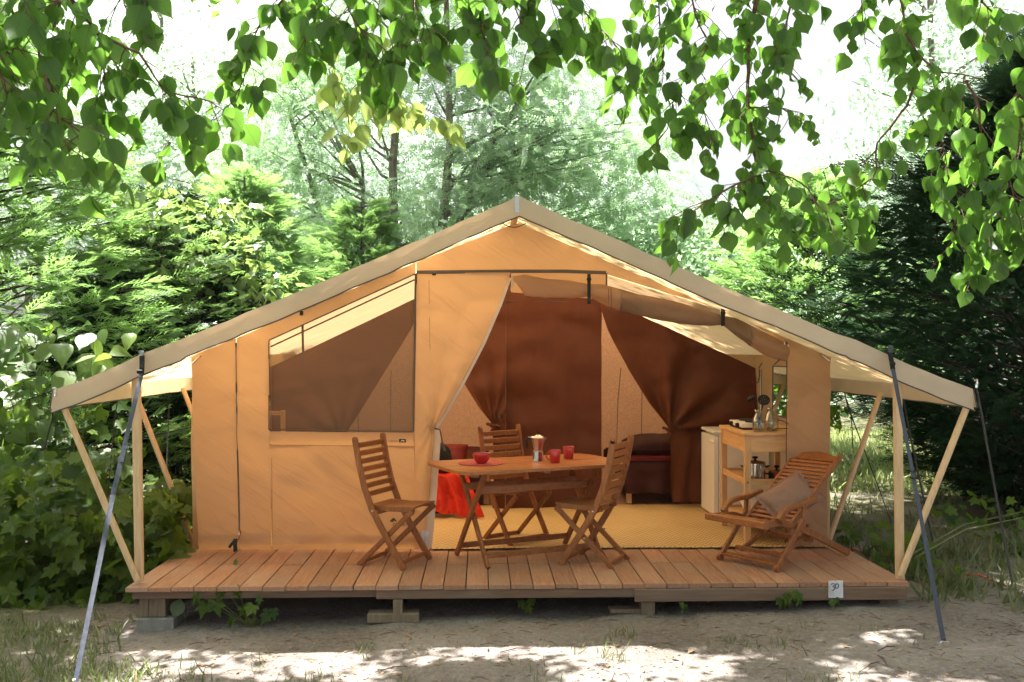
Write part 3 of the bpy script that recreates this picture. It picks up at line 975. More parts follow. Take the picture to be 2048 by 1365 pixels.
# door flap tied back on the left
Ledge = [(833, 546), (829, 1099)]
Redge = [(1021, 546), (1000, 606), (966, 684), (925, 762), (888, 826), (869, 856), (866, 900), (858, 1000), (849, 1097)]
def flapw(i, j, px, py):
    dx, dy = px - 866, py - 856
    r = math.hypot(dx, dy)
    a = math.atan2(dy, dx)
    k = math.exp(-((r - 110) / 130) ** 2)
    return -0.03 * i + 0.017 * math.sin(a * 15) * k * (0.3 + i) - 0.03 * math.exp(-(r / 60) ** 2)
panel('door_flap', Ledge, Redge, Y1 - 0.004, 'wall', tent, 50, 80, flapw)
band('door_flap_lining', [(1020, 556), (1002, 608), (968, 687), (928, 764), (891, 828), (872, 858)], Y1 - 0.04, 0.022, 'liner', tent, (1, 0, 0.5), 0.003, 0.01)
panel('door_flap_lining', [(868, 858), (866, 900), (858, 1000), (847, 1092)], [(883, 860), (880, 900), (873, 1000), (864, 1098)], Y1 - 0.02, 'liner', tent, 6, 30, None, 0.02)
band('door_label', [(851, 1062), (849, 1086)], Y1 - 0.05, 0.062, 'plate', tent)
m = MB(); m.tube([at(x, y, Y1 - 0.055) for x, y in ((856, 852), (862, 856), (872, 858), (880, 860), (884, 880), (890, 902))], 0.006, 6)
m.build('tie_cord', M['piping'], tent, True)
m = MB(); m.tube([at(1024, 549, Y1 - 0.03), at(1025, 562, Y1 - 0.03), at(1022, 582, Y1 - 0.03)], 0.005, 6); m.tube([at(1026, 560, Y1 - 0.03), at(1027, 578, Y1 - 0.03)], 0.004, 6)
m.build('zip_pull', M['liner'], tent)
# rolled-up door and window on the right
rp = [(1027, 556, 3), (1050, 572, 20), (1090, 579, 19), (1140, 581, 17), (1178, 582, 11), (1205, 588, 18), (1240, 598, 22), (1300, 612, 21), (1370, 629, 18), (1420, 639, 14), (1446, 643, 9), (1470, 655, 16), (1500, 672, 19), (1535, 690, 21), (1560, 700, 20), (1575, 706, 16)]
def roll_mesh(k0, k1, name, mat):
    seg = rp[k0:k1]
    n = 8 * (len(seg) - 1)
    m = MB()
    vs, fs, NS = [], [], 22
    for i in range(n + 1):
        t = i / 8; k = min(int(t), len(seg) - 2); f = t - k
        x, y, r = [seg[k][q] * (1-f) + seg[k+1][q] * f for q in range(3)]
        p = at(x, y, Y1 - 0.05)
        rr = r / 262
        for j in range(NS):
            q = 2 * PI * j / NS
            w = 1 + 0.16 * math.sin(q * 3 + p.x * 5) + 0.12 * nz(p.x * 3, q * 1.2, 5) + 0.05 * nz(p.x * 16, q * 3)
            vs.append(p + Vector((0, math.cos(q) * rr * 0.75 * w, math.sin(q) * rr * w)))
    for i in range(n):
        for j in range(NS):
            a, b = i*NS + j, i*NS + (j+1) % NS
            fs.append((a, b, b+NS, a+NS))
    fs.append(tuple(range(NS))); fs.append(tuple(n*NS + j for j in range(NS-1, -1, -1)))
    m.add(vs, fs)
    return m.build(name, M[mat], tent, True)
M['rollnet'] = cloth('rolled_net', (0.20, 0.125, 0.08), (0.2, 0.12, 0.06), 0.12, 0.4, 3)
roll_mesh(0, 7, 'rolled_flap', 'wall')
roll_mesh(6, 13, 'rolled_flap', 'rollnet')
roll_mesh(12, 16, 'rolled_flap', 'wall')
for x, y0_, y1_, w in ((1178, 549, 608, 0.026), (1446, 617, 652, 0.03)):
    m = MB(); m.strap([at(x, y0_, Y1 - 0.02), at(x, y0_ + 8, Y1 - 0.09), at(x, (y0_+y1_)/2, Y1 - 0.105), at(x, y1_ - 4, Y1 - 0.10), at(x, y1_, Y1 - 0.09)], w, 0.004, (1, 0, 0))
    st = m.build('strap', M['black'], tent)
    m = MB(); m.box(at(x, y0_ + 10, Y1 - 0.10), (w + 0.008, 0.012, 0.022), ch=0.003); m.build('buckle', M['black'], st)
cols('side_net', [(1213, 550, 590), (1300, 578, 612), (1440, 621, 640)], Y1 + 0.012, 'net', tent, 20, 6)
for xx in (1217, 1222):
    line('seam', [(xx, 578), (xx + 1, 618)], Y1 - 0.132, 0.0025, 'piping', tent)
line('zip', [(1571, 690), (1566, 706), (1557, 722), (1548, 730)], Y1 - 0.06, 0.004, 'zip', tent)
line('zip', [(1574, 684), (1573, 850), (1571, 1086)], Y1 - 0.006, 0.0045, 'piping', tent)
line('zip_pull', [(1569, 680), (1569, 694)], Y1 - 0.09, 0.004, 'metal', tent)
# corner hooks
for c in (((384, 728), (392, 720), (402, 712)), ((1659, 722), (1648, 714), (1640, 707))):
    m = MB(); m.tube([at(x, y, Y1 - 0.03) for x, y in c], 0.007, 8); m.build('corner_hook', M['metal'], tent, True)

# side walls, back wall; the right one has a clear window
XL, XR = XC - 2.45, XC + 2.45
def wall_rect(name, f, mat='wall', nu=20, nv=12, par_=None):
    m = MB(); m.grid(f, nu, nv); return m.build(name, M[mat], par_ or tent, True)
def sw(x, ya, yb, za, zb):
    return lambda i, j: Vector((x + 0.012 * nz((ya+(yb-ya)*i) * 1.5, (za+(zb-za)*j) * 2), ya + (yb-ya)*i, za + (zb-za)*j))
ZT = roofz(XL) - 0.02
wall_rect('side_wall', sw(XL, Y1, Y4, 0, ZT))
wall_rect('side_wall', sw(XR, Y1, 8.0, 0, ZT))
wall_rect('side_wall', sw(XR, 8.0, 9.1, 0, 0.94))
wall_rect('side_wall', sw(XR, 8.0, 9.1, 1.39, ZT))
wall_rect('side_wall', sw(XR, 9.1, Y4, 0, ZT))
fw = wall_rect('clear_window', sw(XR, 8.0, 9.1, 0.94, 1.39), 'film')
m = MB()
for a, b in (((8.0, 0.94), (9.1, 0.94)), ((9.1, 0.94), (9.1, 1.39)), ((8.0, 1.39), (9.1, 1.39))):
    m.tube([(XR - 0.01, a[0], a[1]), (XR - 0.01, b[0], b[1])], 0.006, 6)
m.build('window_trim', M['piping'], fw)
def bwf(i, j):
    x = XL + (XR - XL) * i
    return Vector((x, Y4 + 0.01 * nz(x * 2, j * 3), (roofz(x) - 0.02) * j))
wall_rect('back_wall', bwf, 'wall', 40, 12)
# steel inner pole on the right
m = MB(); m.tube([at(1521, 740, 9.35), at(1522, 850, 9.35), at(1523, 1010, 9.35)], 0.014, 10); m.build('steel_pole', M['metal'], tent, True)
m = MB(); m.tube([at(x, y, 9.3) for x, y in ((1524, 726), (1518, 736), (1519, 752), (1516, 765), (1510, 768))], 0.005, 6); m.build('cord', M['rope'], tent, True)

def text_mesh(f, name):
    t = bpy.data.objects.new(name, f); COL.objects.link(t)
    bpy.context.view_layer.update()
    me = bpy.data.meshes.new_from_object(t.evaluated_get(bpy.context.evaluated_depsgraph_get()))
    bpy.data.objects.remove(t)
    me.materials.clear(); me.materials.append(M['piping'])
    o = bpy.data.objects.new(name, me); COL.objects.link(o)
    return o
# printed mark and small sewn label
f = bpy.data.curves.new('wall_print', 'FONT'); f.body = 'cabanon'; f.size = 0.052; f.extrude = 0.0003; f.space_character = 0.95
o = text_mesh(f, 'wall_print')
par(o, tent, at(785, 1053, Y1 - 0.035)); o.rotation_euler = (PI/2, 0, 0)
m = MB()
lp = [at(x, y, Y1 - 0.034) for x, y in ((779, 1043), (786, 1036), (789, 1037), (794, 1044), (788, 1042), (785, 1045))]
m.add(lp, [(0, 1, 2, 3, 4, 5)]); m.build('wall_print', M['piping'], tent)
c = at(805, 882, Y1 - 0.04)
m = MB(); m.box(c, (0.052, 0.002, 0.026)); lb = m.build('sewn_label', M['black'], tent)
m = MB(); m.add([c + Vector(q) for q in ((-.018, -.002, -.006), (-.002, -.002, .007), (.006, -.002, .001), (.016, -.002, .004), (.012, -.002, -.006), (-.002, -.002, -.001))], [(0, 1, 2, 3, 4, 5)]); m.build('emblem', M['white'], lb)
f = bpy.data.curves.new('label_print', 'FONT'); f.body = 'cabanon'; f.size = 0.022; f.extrude = 0.0002
o = text_mesh(f, 'label_print')
par(o, tent, at(778, 884, Y1 - 0.038)); o.rotation_euler = (PI/2, 0, 0)

# ------------------------------------------------------------------ inner bedroom tent (brown)
inner = thing('bedroom_tent', (XC, Y2, 0.0), 'dark brown inner sleeping compartments with tied-back curtains inside the tent', 'inner tent')
def pleat(tx, ty, freq=11, amp=0.03, reach=210):
    def f(i, j, px, py):
        dx, dy = px - tx, py - ty
        r = math.hypot(dx, dy)
        a = math.atan2(dy, dx)
        k = math.exp(-(r / reach) ** 2)
        if dy > 6: return -0.10 * math.exp(-(r / 70) ** 2) + min(1, dy / 60) * amp * 0.5 * math.sin(px * 0.16 + 2 * nz(px * 0.02, py * 0.008))
        return amp * math.sin(a * freq + 1.5 * nz(a * 2, 1)) * k * min(1, r / 40 + 0.15) - 0.10 * math.exp(-(r / 70) ** 2)
    return f
def sum_(f, g): return lambda i, j, a, b: f(i, j, a, b) + g(i, j, a, b)
def hang(i, j, px, py): return 0.012 * math.sin(px * 0.11 + 1.2 * nz(py * 0.006, 3)) * max(0, (py - 640) / 400)
panel('curtain', [(507, 751), (507, 1019)], [(862, 583), (820, 662), (757, 764), (697, 862), (672, 930), (668, 1019)], Y2, 'brown', inner, 50, 50, pleat(690, 880))
panel('curtain', [(866, 583), (893, 670), (930, 770), (958, 815), (984, 846), (988, 930), (985, 1019)], [(1012, 583), (1010, 1018)], Y2, 'brown', inner, 40, 60, sum_(pleat(986, 850, 15, 0.03, 120), hang))
panel('centre_panel', [(1012, 583), (1011, 1018)], [(1203, 590), (1203, 1013)], Y2 + 0.01, 'brown', inner, 30, 40, hang)
cols('top_panel', [(866, 560, 583), (1034, 500, 584), (1203, 572, 590)], Y2 + 0.005, 'brown', inner, 30, 10)
panel('curtain', [(1191, 590), (1215, 660), (1255, 738), (1296, 806), (1334, 856), (1338, 900), (1344, 1004)], [(1512, 737), (1516, 1010)], Y2 - 0.02, 'brown', inner, 70, 70, pleat(1336, 858, 9, 0.05, 200))
line('seam', [(1012, 604), (1100, 603), (1203, 606)], Y2 - 0.004, 0.003, 'zip', inner)
for tx, ty in ((988, 852), (1340, 860)):
    m = MB()
    for k in range(5):
        q = k * 1.3
        m.tube([at(tx + 8 * math.cos(q), ty + 5 * math.sin(q), Y2 - 0.13), at(tx, ty, Y2 - 0.16), at(tx - 7 * math.cos(q * 1.7), ty + 14 + 5 * math.sin(q), Y2 - 0.13)], 0.008, 6)
    m.tube([at(tx - 14, ty - 4, Y2 - 0.10), at(tx, ty, Y2 - 0.17), at(tx + 12, ty + 2, Y2 - 0.10)], 0.014, 8)
    m.build('tie', M['brown'], inner, True)
def bk(i, j):
    x = XL + 0.04 + (XR - XL - 0.08) * i
    return Vector((x, Y3 + 0.02 * nz(x * 1.5, j * 2), 0.02 + (roofz(x) - 0.10) * j))
m = MB(); m.grid(bk, 60, 20); bkw = m.build('back_lining', M['speckle'], inner, True)
for pts in (((1242, 736), (1236, 800), (1233, 900)), ((1284, 780), (1283, 900)), ((716, 830), (717, 880)), ((782, 740), (781, 870))):
    line('seam', pts, Y3 - 0.03, 0.004, 'zip', bkw)
m = MB(); m.grid(lambda i, j: Vector((at(1108, 700, Y2).x, Y2 + 0.05 + (Y3 - Y2 - 0.1) * i, 0.02 + 2.1 * j)), 10, 6); m.build('partition', M['brown'], inner)

# ------------------------------------------------------------------ poles and guys
def pole(p, q, r, label, flat=False):
    m = MB()
    p, q = Vector(p), Vector(q)
    if flat: m.beam([p, q], r * 2, r * 1.7, (0, 1, 0))
    else: m.tube([p, p.lerp(q, 0.5), q], [r, r * 1.03, r], 14)
    o = m.build('tent_pole', M['pole'], None, True, 40)
    return tag(o, label, 'pole', 'wooden poles holding up the tent fly')
FX = 6.62
pole(at(279, 1164, FX), at(272, 722, FX), 0.027, 'upright wooden pole at the left front corner of the deck', True)
pole(at(275, 1162, FX - 0.06), at(124, 806, FX - 0.06), 0.021, 'slanting wooden pole from the left deck corner up to the left eave tip')
pole(at(1800, 1165, FX), at(1794, 722, FX), 0.027, 'upright wooden pole at the right front corner of the deck', True)
pole(at(1801, 1152, FX - 0.06), at(1938, 803, FX - 0.06), 0.022, 'slanting wooden pole from the right deck corner up to the right eave tip')
names = ['second', 'third', 'fourth', 'rearmost']
for k, yy in enumerate((7.95, 9.2, 10.5, 11.8)):
    pole((DXL + 0.03, yy, 0.0), (XC - 2.98, yy, 1.19), 0.021, '%s slanting pole behind the left front corner along the left side of the tent' % names[k])
    pole((DXR - 0.03, yy, 0.0), (XC + 2.98, yy, 1.19), 0.021, '%s slanting pole behind the right front corner along the right side of the tent' % names[k])

def guy(pxs, Ys, label, w=0.028):
    pts = [at(x, y, Y) for (x, y), Y in zip(pxs, Ys)]
    g = thing('guy_strap', pts[-1], label, 'strap', 'webbing straps guying the fly')
    dense = []
    for a, b in zip(pts, pts[1:]):
        for k in range(6): dense.append(a.lerp(b, k / 6))
    dense.append(pts[-1])
    m = MB()
    vs, fs = [], []
    n = len(dense)
    for i, p in enumerate(dense):
        d = (dense[min(i+1, n-1)] - dense[max(i-1, 0)]).normalized()
        ang = 0.35 * math.sin(i * 0.32)
        wd = Vector((math.cos(ang), math.sin(ang), 0)); wd = (wd - d * wd.dot(d)).normalized(); nn = d.cross(wd)
        for a, b in ((-1, -1), (1, -1), (1, 1), (-1, 1)): vs.append(p + wd * a * w/2 + nn * b * 0.001)
    for i in range(n - 1):
        for j in range(4): a, b = i*4 + j, i*4 + (j+1) % 4; fs.append((a, b, b+4, a+4))
    m.add(vs, fs); m.build('webbing', M['strapm'], g)
    return g, pts
g, pts = guy([(283, 748), (226, 990), (148, 1378)], [6.47, 6.05, 5.32], 'blue-black webbing strap running from the left eave kink down past the left pole')
m = MB(); m.strap([at(282, 702, 6.60), at(284, 712, 6.50), at(284, 735, 6.475), at(283, 750, 6.47)], 0.032, 0.004, (1, 0, 0)); m.build('loop', M['black'], g)
m = MB(); m.box(at(280, 744, 6.455), (0.036, 0.016, 0.026), ch=0.004); m.box(at(251, 881, 6.24), (0.034, 0.012, 0.008)); m.box(at(241, 926, 6.16), (0.036, 0.012, 0.008)); m.build('buckle', M['black'], g)
m = MB(); bp = pts[-1]; m.tube([bp + Vector((0, 0, 0.05)), bp + Vector((0.02, 0.05, -0.12))], 0.008, 8); m.build('peg', M['galv'], g)
g, pts = guy([(1786, 738), (1828, 960), (1889, 1292)], [6.47, 6.15, 5.72], 'blue-black webbing strap running from the right eave kink down to a peg in the dirt')
m = MB(); m.strap([at(1781, 692, 6.60), at(1780, 706, 6.49), at(1783, 722, 6.475), at(1786, 740, 6.47)], 0.032, 0.004, (1, 0, 0)); m.build('loop', M['black'], g)
m = MB(); m.box(at(1785, 728, 6.455), (0.034, 0.016, 0.024), ch=0.004); m.box(at(1824, 944, 6.17), (0.036, 0.012, 0.008)); m.box(at(1828, 957, 6.15), (0.036, 0.012, 0.008)); m.build('buckle', M['black'], g)
m = MB(); bp = pts[-1]; m.tube([bp + Vector((-0.015, 0, 0.02)), bp + Vector((0.015, 0.03, -0.12))], 0.007, 8); m.tube([bp + Vector((-0.045, -0.01, 0.0)), bp + Vector((-0.015, 0, 0.025)), bp + Vector((0.02, 0, 0.022)), bp + Vector((0.045, 0.0, 0.005))], 0.005, 8); m.build('peg', M['galv'], g)

def rope(pts, label, r=0.005):
    m = MB(); m.tube(pts, r, 6)
    return tag(m.build('guy_rope', M['rope'], None, True), label, 'rope', 'dark guy ropes')
rope([at(1951, 768, 6.6), at(1960, 812, 6.55), at(1990, 980, 6.5), at(2025, 1168, 6.45)], 'dark guy rope pegged out from the right eave tip', 0.008)
rope([at(1805, 792, 7.9), at(1822, 880, 7.85), at(1871, 1108, 7.8)], 'dark guy rope behind the right front pole', 0.008)
rope([at(1687, 776, 9.1), at(1695, 812, 9.1), at(1740, 930, 9.0), at(1783, 1046, 8.9)], 'dark guy rope beyond the tent seen between the right poles')
rope([at(1690, 790, 9.15), at(1703, 830, 9.15), at(1706, 905, 9.15)], 'short loose rope end hanging from the rear right eave')
rope([at(111, 790, 6.6), at(104, 840, 6.9), at(88, 900, 7.4)], 'dark guy rope falling from the left eave tip')
rope([at(235, 800, 7.9), at(228, 850, 7.9), at(215, 1000, 7.8)], 'dark guy rope behind the left slanting front pole')
rope([at(338, 785, 9.0), at(337, 840, 9.0), at(333, 960, 9.0)], 'dark guy rope hanging close to the left tent wall')
for c, lb in (((1953, 770), 'small steel hook on the right eave tip'), ((110, 787), 'small steel hook on the left eave tip')):
    p = at(*c, 6.54)
    m = MB(); m.tube([p + Vector((0, 0, -0.02)), p + Vector((0.004, 0, 0.01)), p + Vector((0.002, 0, 0.035)), p + Vector((-0.012, 0, 0.03))], 0.008, 8)
    m.build('eave_hook', M['metal'], tent, True)

# floor mat
mat_pts = []
yf = Y1 + 0.02
def matp(i, j):
    x = at(862, 700, yf).x + (XR - 0.02 - at(862, 700, yf).x) * i
    if j > 0.02:
        x = XL + 0.05 + (XR - 0.05 - XL - 0.02) * i if j > 0.06 else x
    y = yf + 0.0 + (Y2 + 0.2 - yf) * j
    return Vector((x, y + (0.02 * nz(x * 1.3, 2) if j == 0 else 0), 0.010 + (0.006 + 0.010 * max(0, nz(x * 2.2, 5))) * math.exp(-j * 60)))
m = MB(); m.grid(matp, 80, 60)
tag(m.build('floor_mat', M['straw'], None, True), 'woven straw mat covering the tent floor', 'mat')
m = MB(); m.strap([matp(k / 60, 0) + Vector((0, -0.006, -0.001)) for k in range(61)], 0.028, 0.003, (0, 1, 0.15))
m.build('mat_edge', M['straw'], [o for o in bpy.data.objects if o.name == 'floor_mat'][0])

# ------------------------------------------------------------------ folding chairs
def make_chair():
    t = thing('folding_chair', (0, 0, 0), '', 'chair', 'slatted folding chairs round the table')
    W = 0.42
    side = (0, 1, 0)
    rail = [(-0.012, 0.90), (0.022, 0.72), (0.065, 0.56), (0.125, 0.41), (0.21, 0.27), (0.385, 0.0)]
    leg = [(0.435, 0.405), (0.395, 0.375), (0.0, 0.0)]
    for s in (-1, 1):
        y = s * (W / 2 - 0.012)
        m = MB(); m.beam([(a, y, b) for a, b in rail], 0.045, 0.022, side); m.tube([(-0.012, y - 0.011, 0.90), (-0.012, y + 0.011, 0.90)], 0.0195, 12)
        rl = m.build('side_rail', M['teak'], t)
        m = MB()
        for q in ((0.135, 0.40), (0.2, 0.205)): m.tube([(q[0], y + s * 0.011, q[1]), (q[0], y + s * 0.014, q[1])], 0.006, 8)
        m.build('bolt', M['metal'], rl)
        y2 = s * (W / 2 - 0.038)
        m = MB(); m.beam([(a, y2, b) for a, b in leg], 0.036, 0.022, side); m.build('leg', M['teak'], t)
        m = MB(); m.beam([(0.085, s * (W/2 - 0.062), 0.407), (0.435, s * (W/2 - 0.062), 0.415)], 0.032, 0.020, side); m.build('seat_rail', M['teak'], t)
    for k in range(7):
        z = 0.855 - k * 0.057
        x = np.interp(z, [0.41, 0.56, 0.72, 0.90], [0.125, 0.065, 0.022, -0.012])
        m = MB(); m.box((0, 0, 0), (0.012, W - 0.044, 0.040), ch=0.003)
        m.v = [(a * 1.0 - 0.014 * (1 - (b / 0.19) ** 2), b, c) for a, b, c in m.v]
        m.v = [tuple(Vector((x, 0, z)) + Matrix.Rotation(0.22, 3, 'Y') @ Vector(p)) for p in m.v]
        m.build('back_slat', M['teakx'], t)
    for k in range(6):
        m = MB(); m.beam([(0.085, -0.135 + k * 0.054, 0.430), (0.26, -0.135 + k * 0.054, 0.424), (0.445, -0.135 + k * 0.054, 0.434)], 0.014, 0.044, side)
        m.build('seat_slat', M['teak'], t)
    for x, z, w in ((0.35, 0.045, W - 0.05), (0.035, 0.028, W - 0.1), (0.15, 0.385, W - 0.06)):
        m = MB(); m.box((x, 0, z), (0.018, w, 0.03), ch=0.003); m.build('stretcher', M['teakx'], t)
    return t
chair0 = make_chair()
def place_chair(near, ang, side, label, src=None):
    c = src or copy_tree(chair0)
    h = math.radians(ang)
    L = Vector((-math.sin(h), math.cos(h), 0))
    p = Vector((near[0], near[1], 0)) + L * side * 0.21
    c.location = p; c.rotation_euler = (0, 0, h); c['label'] = label
    return c
place_chair((-0.885, 7.115), -24, 1, 'slatted folding chair facing right at the left end of the table', chair0)
place_chair((0.915, 6.93), 153, -1, 'slatted folding chair at the right end of the table, nearest the deck chair')
place_chair((0.0, 8.06), -53, 1, 'slatted folding chair behind the table facing the camera')

# ------------------------------------------------------------------ table
TC = Vector((0.362, 7.43, 0)); TA = math.radians(23.5)
table = thing('folding_table', TC, 'slatted reddish wooden folding table with crossed legs on the deck', 'table')
TH, TL, TW = 0.70, 1.40, 0.78
R_ = Matrix.Rotation(TA, 3, 'Z')
def tb(p): return TC + R_ @ Vector(p)
ns = 9
def edge_x(y):
    a = abs(y)
    return TL/2 - 0.02 * (a / 0.39) ** 2 - max(0, a - 0.33) * 0.7
for k in range(ns):
    ya, yb = -TW/2 + TW/ns*k + 0.002, -TW/2 + TW/ns*(k+1) - 0.002
    m = MB()
    xa_, xb_ = edge_x(ya), edge_x(yb)
    vs = [(-xa_, ya), (xa_, ya), (xb_, yb), (-xb_, yb)]
    m.add([tb((x, y, TH - 0.022)) for x, y in vs] + [tb((x, y, TH - 0.003)) for x, y in vs] + [tb((x * 0.998, y + (0.003 if i < 2 else -0.003), TH)) for i, (x, y) in enumerate(vs)],
          [(3, 2, 1, 0)] + [(j, (j+1) % 4, (j+1) % 4 + 4, j + 4) for j in range(4)] + [(j + 4, (j+1) % 4 + 4, (j+1) % 4 + 8, j + 8) for j in range(4)] + [(8, 9, 10, 11)])
    m.build('top_slat', M['teak_lit'] if 'teak_lit' in M else M['teakx'], table)
for x in (-0.56, 0.56, 0.0):
    m = MB(); m.beam([tb((x, -TW/2 + 0.08, TH - 0.037)), tb((x, TW/2 - 0.08, TH - 0.037))], 0.026, 0.05, R_ @ Vector((1, 0, 0))); m.build('cross_rail', M['teak'], table)
for s in (-1, 1):
    X = s * 0.46
    for d, off in ((1, 0.012), (-1, -0.012)):
        m = MB(); m.beam([tb((X + off, -d * 0.265, 0.0)), tb((X + off, d * 0.265, TH - 0.03))], 0.045, 0.024, R_ @ Vector((1, 0, 0)))
        m.build('leg', M['teak'], table)
for y, z in ((-0.215, 0.08), (0.215, 0.08)):
    m = MB(); m.beam([tb((-0.46, y, z)), tb((0.46, y, z))], 0.042, 0.020, R_ @ Vector((0, 1, 0))); m.build('stretcher', M['teakx'], table)
for y, z in ((-0.12, 0.53), (0.12, 0.53)):
    m = MB(); m.beam([tb((-0.47, y, z)), tb((0.47, y, z))], 0.055, 0.020, R_ @ Vector((0, 1, 0))); m.build('apron', M['teakx'], table)

# things on the table
p = on_z(962, 927, TH + 0.003)
m = MB(); m.lathe([(0.0, 0.0), (0.165, 0.0), (0.168, 0.002), (0.165, 0.004), (0.0, 0.004)], p, 48)
tag(m.build('placemat', M['placemat'], None), 'round dark pink placemat under the red bowl', 'placemat')
def bowl(c, R, h, name, label, mat='red', group=None):
    n = 10
    out = [(R * 0.42, 0.0)] + [(R * (0.42 + 0.58 * math.sin(k / n * PI / 2) ** 0.9), h * (1 - math.cos(k / n * PI / 2)) ** 0.75) for k in range(1, n + 1)]
    prof = [(0, 0)] + out + [(R * 0.985, h + 0.001)] + [(r * 0.95, z + 0.004 if z < h * 0.9 else z) for r, z in out[::-1]] + [(0, 0.005)]
    m = MB(); m.lathe(prof, c, 32)
    return tag(m.build(name, M[mat], None, True, 50), label, 'bowl', group)
bowl(on_z(963, 927, TH + 0.008), 0.066, 0.074, 'bowl', 'red glazed bowl on the round pink placemat')
def mug(px, py, ha, label):
    c = on_z(px, py, TH + 0.001)
    g = thing('mug', c, label, 'mug', 'red mugs')
    prof = [(0, 0), (0.034, 0), (0.037, 0.004), (0.041, 0.05), (0.044, 0.093), (0.0435, 0.095), (0.041, 0.093), (0.037, 0.05), (0.033, 0.006), (0, 0.006)]
    m = MB(); m.lathe(prof, c, 32); m.build('body', M['red'], g, True, 50)
    h = []
    for k in range(11):
        q = -PI/2 + PI * k / 10
        r = 0.036 + 0.028 * math.cos(q)
        h.append(c + Vector((math.cos(ha) * r, math.sin(ha) * r, 0.05 + 0.030 * math.sin(q))))
    m = MB(); m.tube(h, 0.0048, 8); m.build('handle', M['red'], g, True)
mug(1110, 926, math.radians(172), 'red mug with its handle to the left, next to the coffee pot')
mug(1137, 918, math.radians(-75), 'red mug further back, to the right of the other mug')
c = on_z(1076, 922, TH + 0.001)
pot = thing('coffee_pot', c, 'faceted aluminium stovetop coffee pot with black handle on the table', 'coffee pot')
n8 = 8
m = MB(); m.lathe([(0, 0), (0.044, 0), (0.043, 0.01), (0.038, 0.07), (0.040, 0.074), (0, 0.074)], c, n8); m.build('boiler', M['metal'], pot)
m = MB(); m.lathe([(0.032, 0.074), (0.034, 0.085), (0.036, 0.10), (0.052, 0.175), (0.050, 0.178), (0, 0.178)], c, n8)
m.add([c + Vector(q) for q in ((0.044, -0.012, 0.15), (0.044, 0.012, 0.15), (0.072, 0, 0.176), (0.048, -0.014, 0.177), (0.048, 0.014, 0.177))], [(0, 2, 3), (1, 4, 2), (3, 2, 4), (0, 1, 2)])
m.build('jug', M['metal'], pot)
m = MB(); m.lathe([(0.050, 0.178), (0.046, 0.186), (0.0, 0.202)], c, n8); m.build('lid', M['metal'], pot)
m = MB(); m.lathe([(0.004, 0.20), (0.006, 0.206), (0.008, 0.214), (0.005, 0.222), (0, 0.223)], c, 12); m.build('knob', M['black'], pot, True)
m = MB(); m.beam([c + Vector(q) for q in ((-0.05, 0, 0.172), (-0.078, 0, 0.172), (-0.088, 0, 0.155), (-0.082, 0, 0.10))], 0.017, 0.016, (0, 1, 0)); m.build('handle', M['black'], pot)
m = MB(); m.box(c + Vector((-0.058, 0, 0.174)), (0.03, 0.014, 0.014)); m.build('hinge', M['metal'], pot)

# ------------------------------------------------------------------ deck chair
DO = Vector((2.06, 6.83, 0)); DA = math.radians(36)
dc = thing('deck_chair', DO, 'reclining slatted wooden deck chair with armrests on the right of the deck', 'deck chair')
DR = Matrix.Rotation(DA, 3, 'Z')
def dp(u, w, z): return DO + DR @ Vector((u, w, z))
sd = DR @ Vector((0, 1, 0)); bu = DR @ Vector((1, 0, 0))
DW = 0.51
for w in (0, DW):
    s = 1 if w == 0 else -1
    m = MB(); m.beam([dp(-0.13, w + s*0.035, 0.335), dp(0.10, w + s*0.035, 0.325), dp(0.30, w + s*0.035, 0.27), dp(0.55, w + s*0.035, 0.165), dp(0.88, w + s*0.035, 0.022)], 0.048, 0.026, sd)
    m.tube([dp(0.875, w + s*0.022, 0.026), dp(0.875, w + s*0.048, 0.026)], 0.026, 12)
    m.build('seat_rail', M['teak'], dc)
    m = MB(); m.beam([dp(0.0, w, 0.02), dp(0.30, w, 0.335)], 0.040, 0.024, sd); m.tube([dp(0.0, w - 0.014, 0.022), dp(0.0, w + 0.014, 0.022)], 0.026, 12)
    m.build('front_leg', M['teak'], dc)
    m = MB(); m.beam([dp(0.19, w + s*0.062, 0.255), dp(0.50, w + s*0.062, 0.485), dp(0.84, w + s*0.062, 0.745)], 0.042, 0.026, sd); m.build('back_rail', M['teak'], dc)
    arm = [(0.02, 0.355), (0.06, 0.395), (0.12, 0.425), (0.20, 0.435), (0.32, 0.440), (0.46, 0.465)]
    m = MB(); m.beam([dp(a, w + s*0.01, b) for a, b in arm], 0.034, 0.040, sd); m.beam([dp(0.07, w, 0.33), dp(0.05, w, 0.39)], 0.04, 0.026, sd); m.beam([dp(0.29, w, 0.32), dp(0.30, w, 0.445)], 0.03, 0.022, sd); m.build('armrest', M['teak'], dc)
    m = MB(); m.beam([dp(0.14, w + s*0.085, 0.075), dp(0.34, w + s*0.085, 0.15), dp(0.47, w + s*0.085, 0.215)], 0.034, 0.022, sd); m.beam([dp(0.46, w + s*0.085, 0.27), dp(0.47, w + s*0.085, 0.17)], 0.03, 0.018, sd); m.build('brace', M['teak'], dc)
m = MB(); m.beam([dp(-0.135, -0.01, 0.335), dp(-0.135, DW + 0.01, 0.335)], 0.05, 0.040, bu); m.build('front_bar', M['teakx'], dc)
m = MB(); m.box((0, 0, 0), (0.07, DW - 0.03, 0.018), DR, 0.003); m.v = [tuple(Vector(q) + dp(0.035, DW/2, 0.045)) for q in m.v]; m.build('foot_board', M['teakx'], dc)
m = MB(); m.beam([dp(0.12, 0.05, 0.09), dp(0.12, DW - 0.05, 0.09)], 0.03, 0.022, bu); m.build('cross_bar', M['teakx'], dc)
m = MB(); m.beam([dp(0.50, 0.07, 0.15), dp(0.50, DW - 0.07, 0.15)], 0.03, 0.02, bu); m.build('cross_bar', M['teakx'], dc)
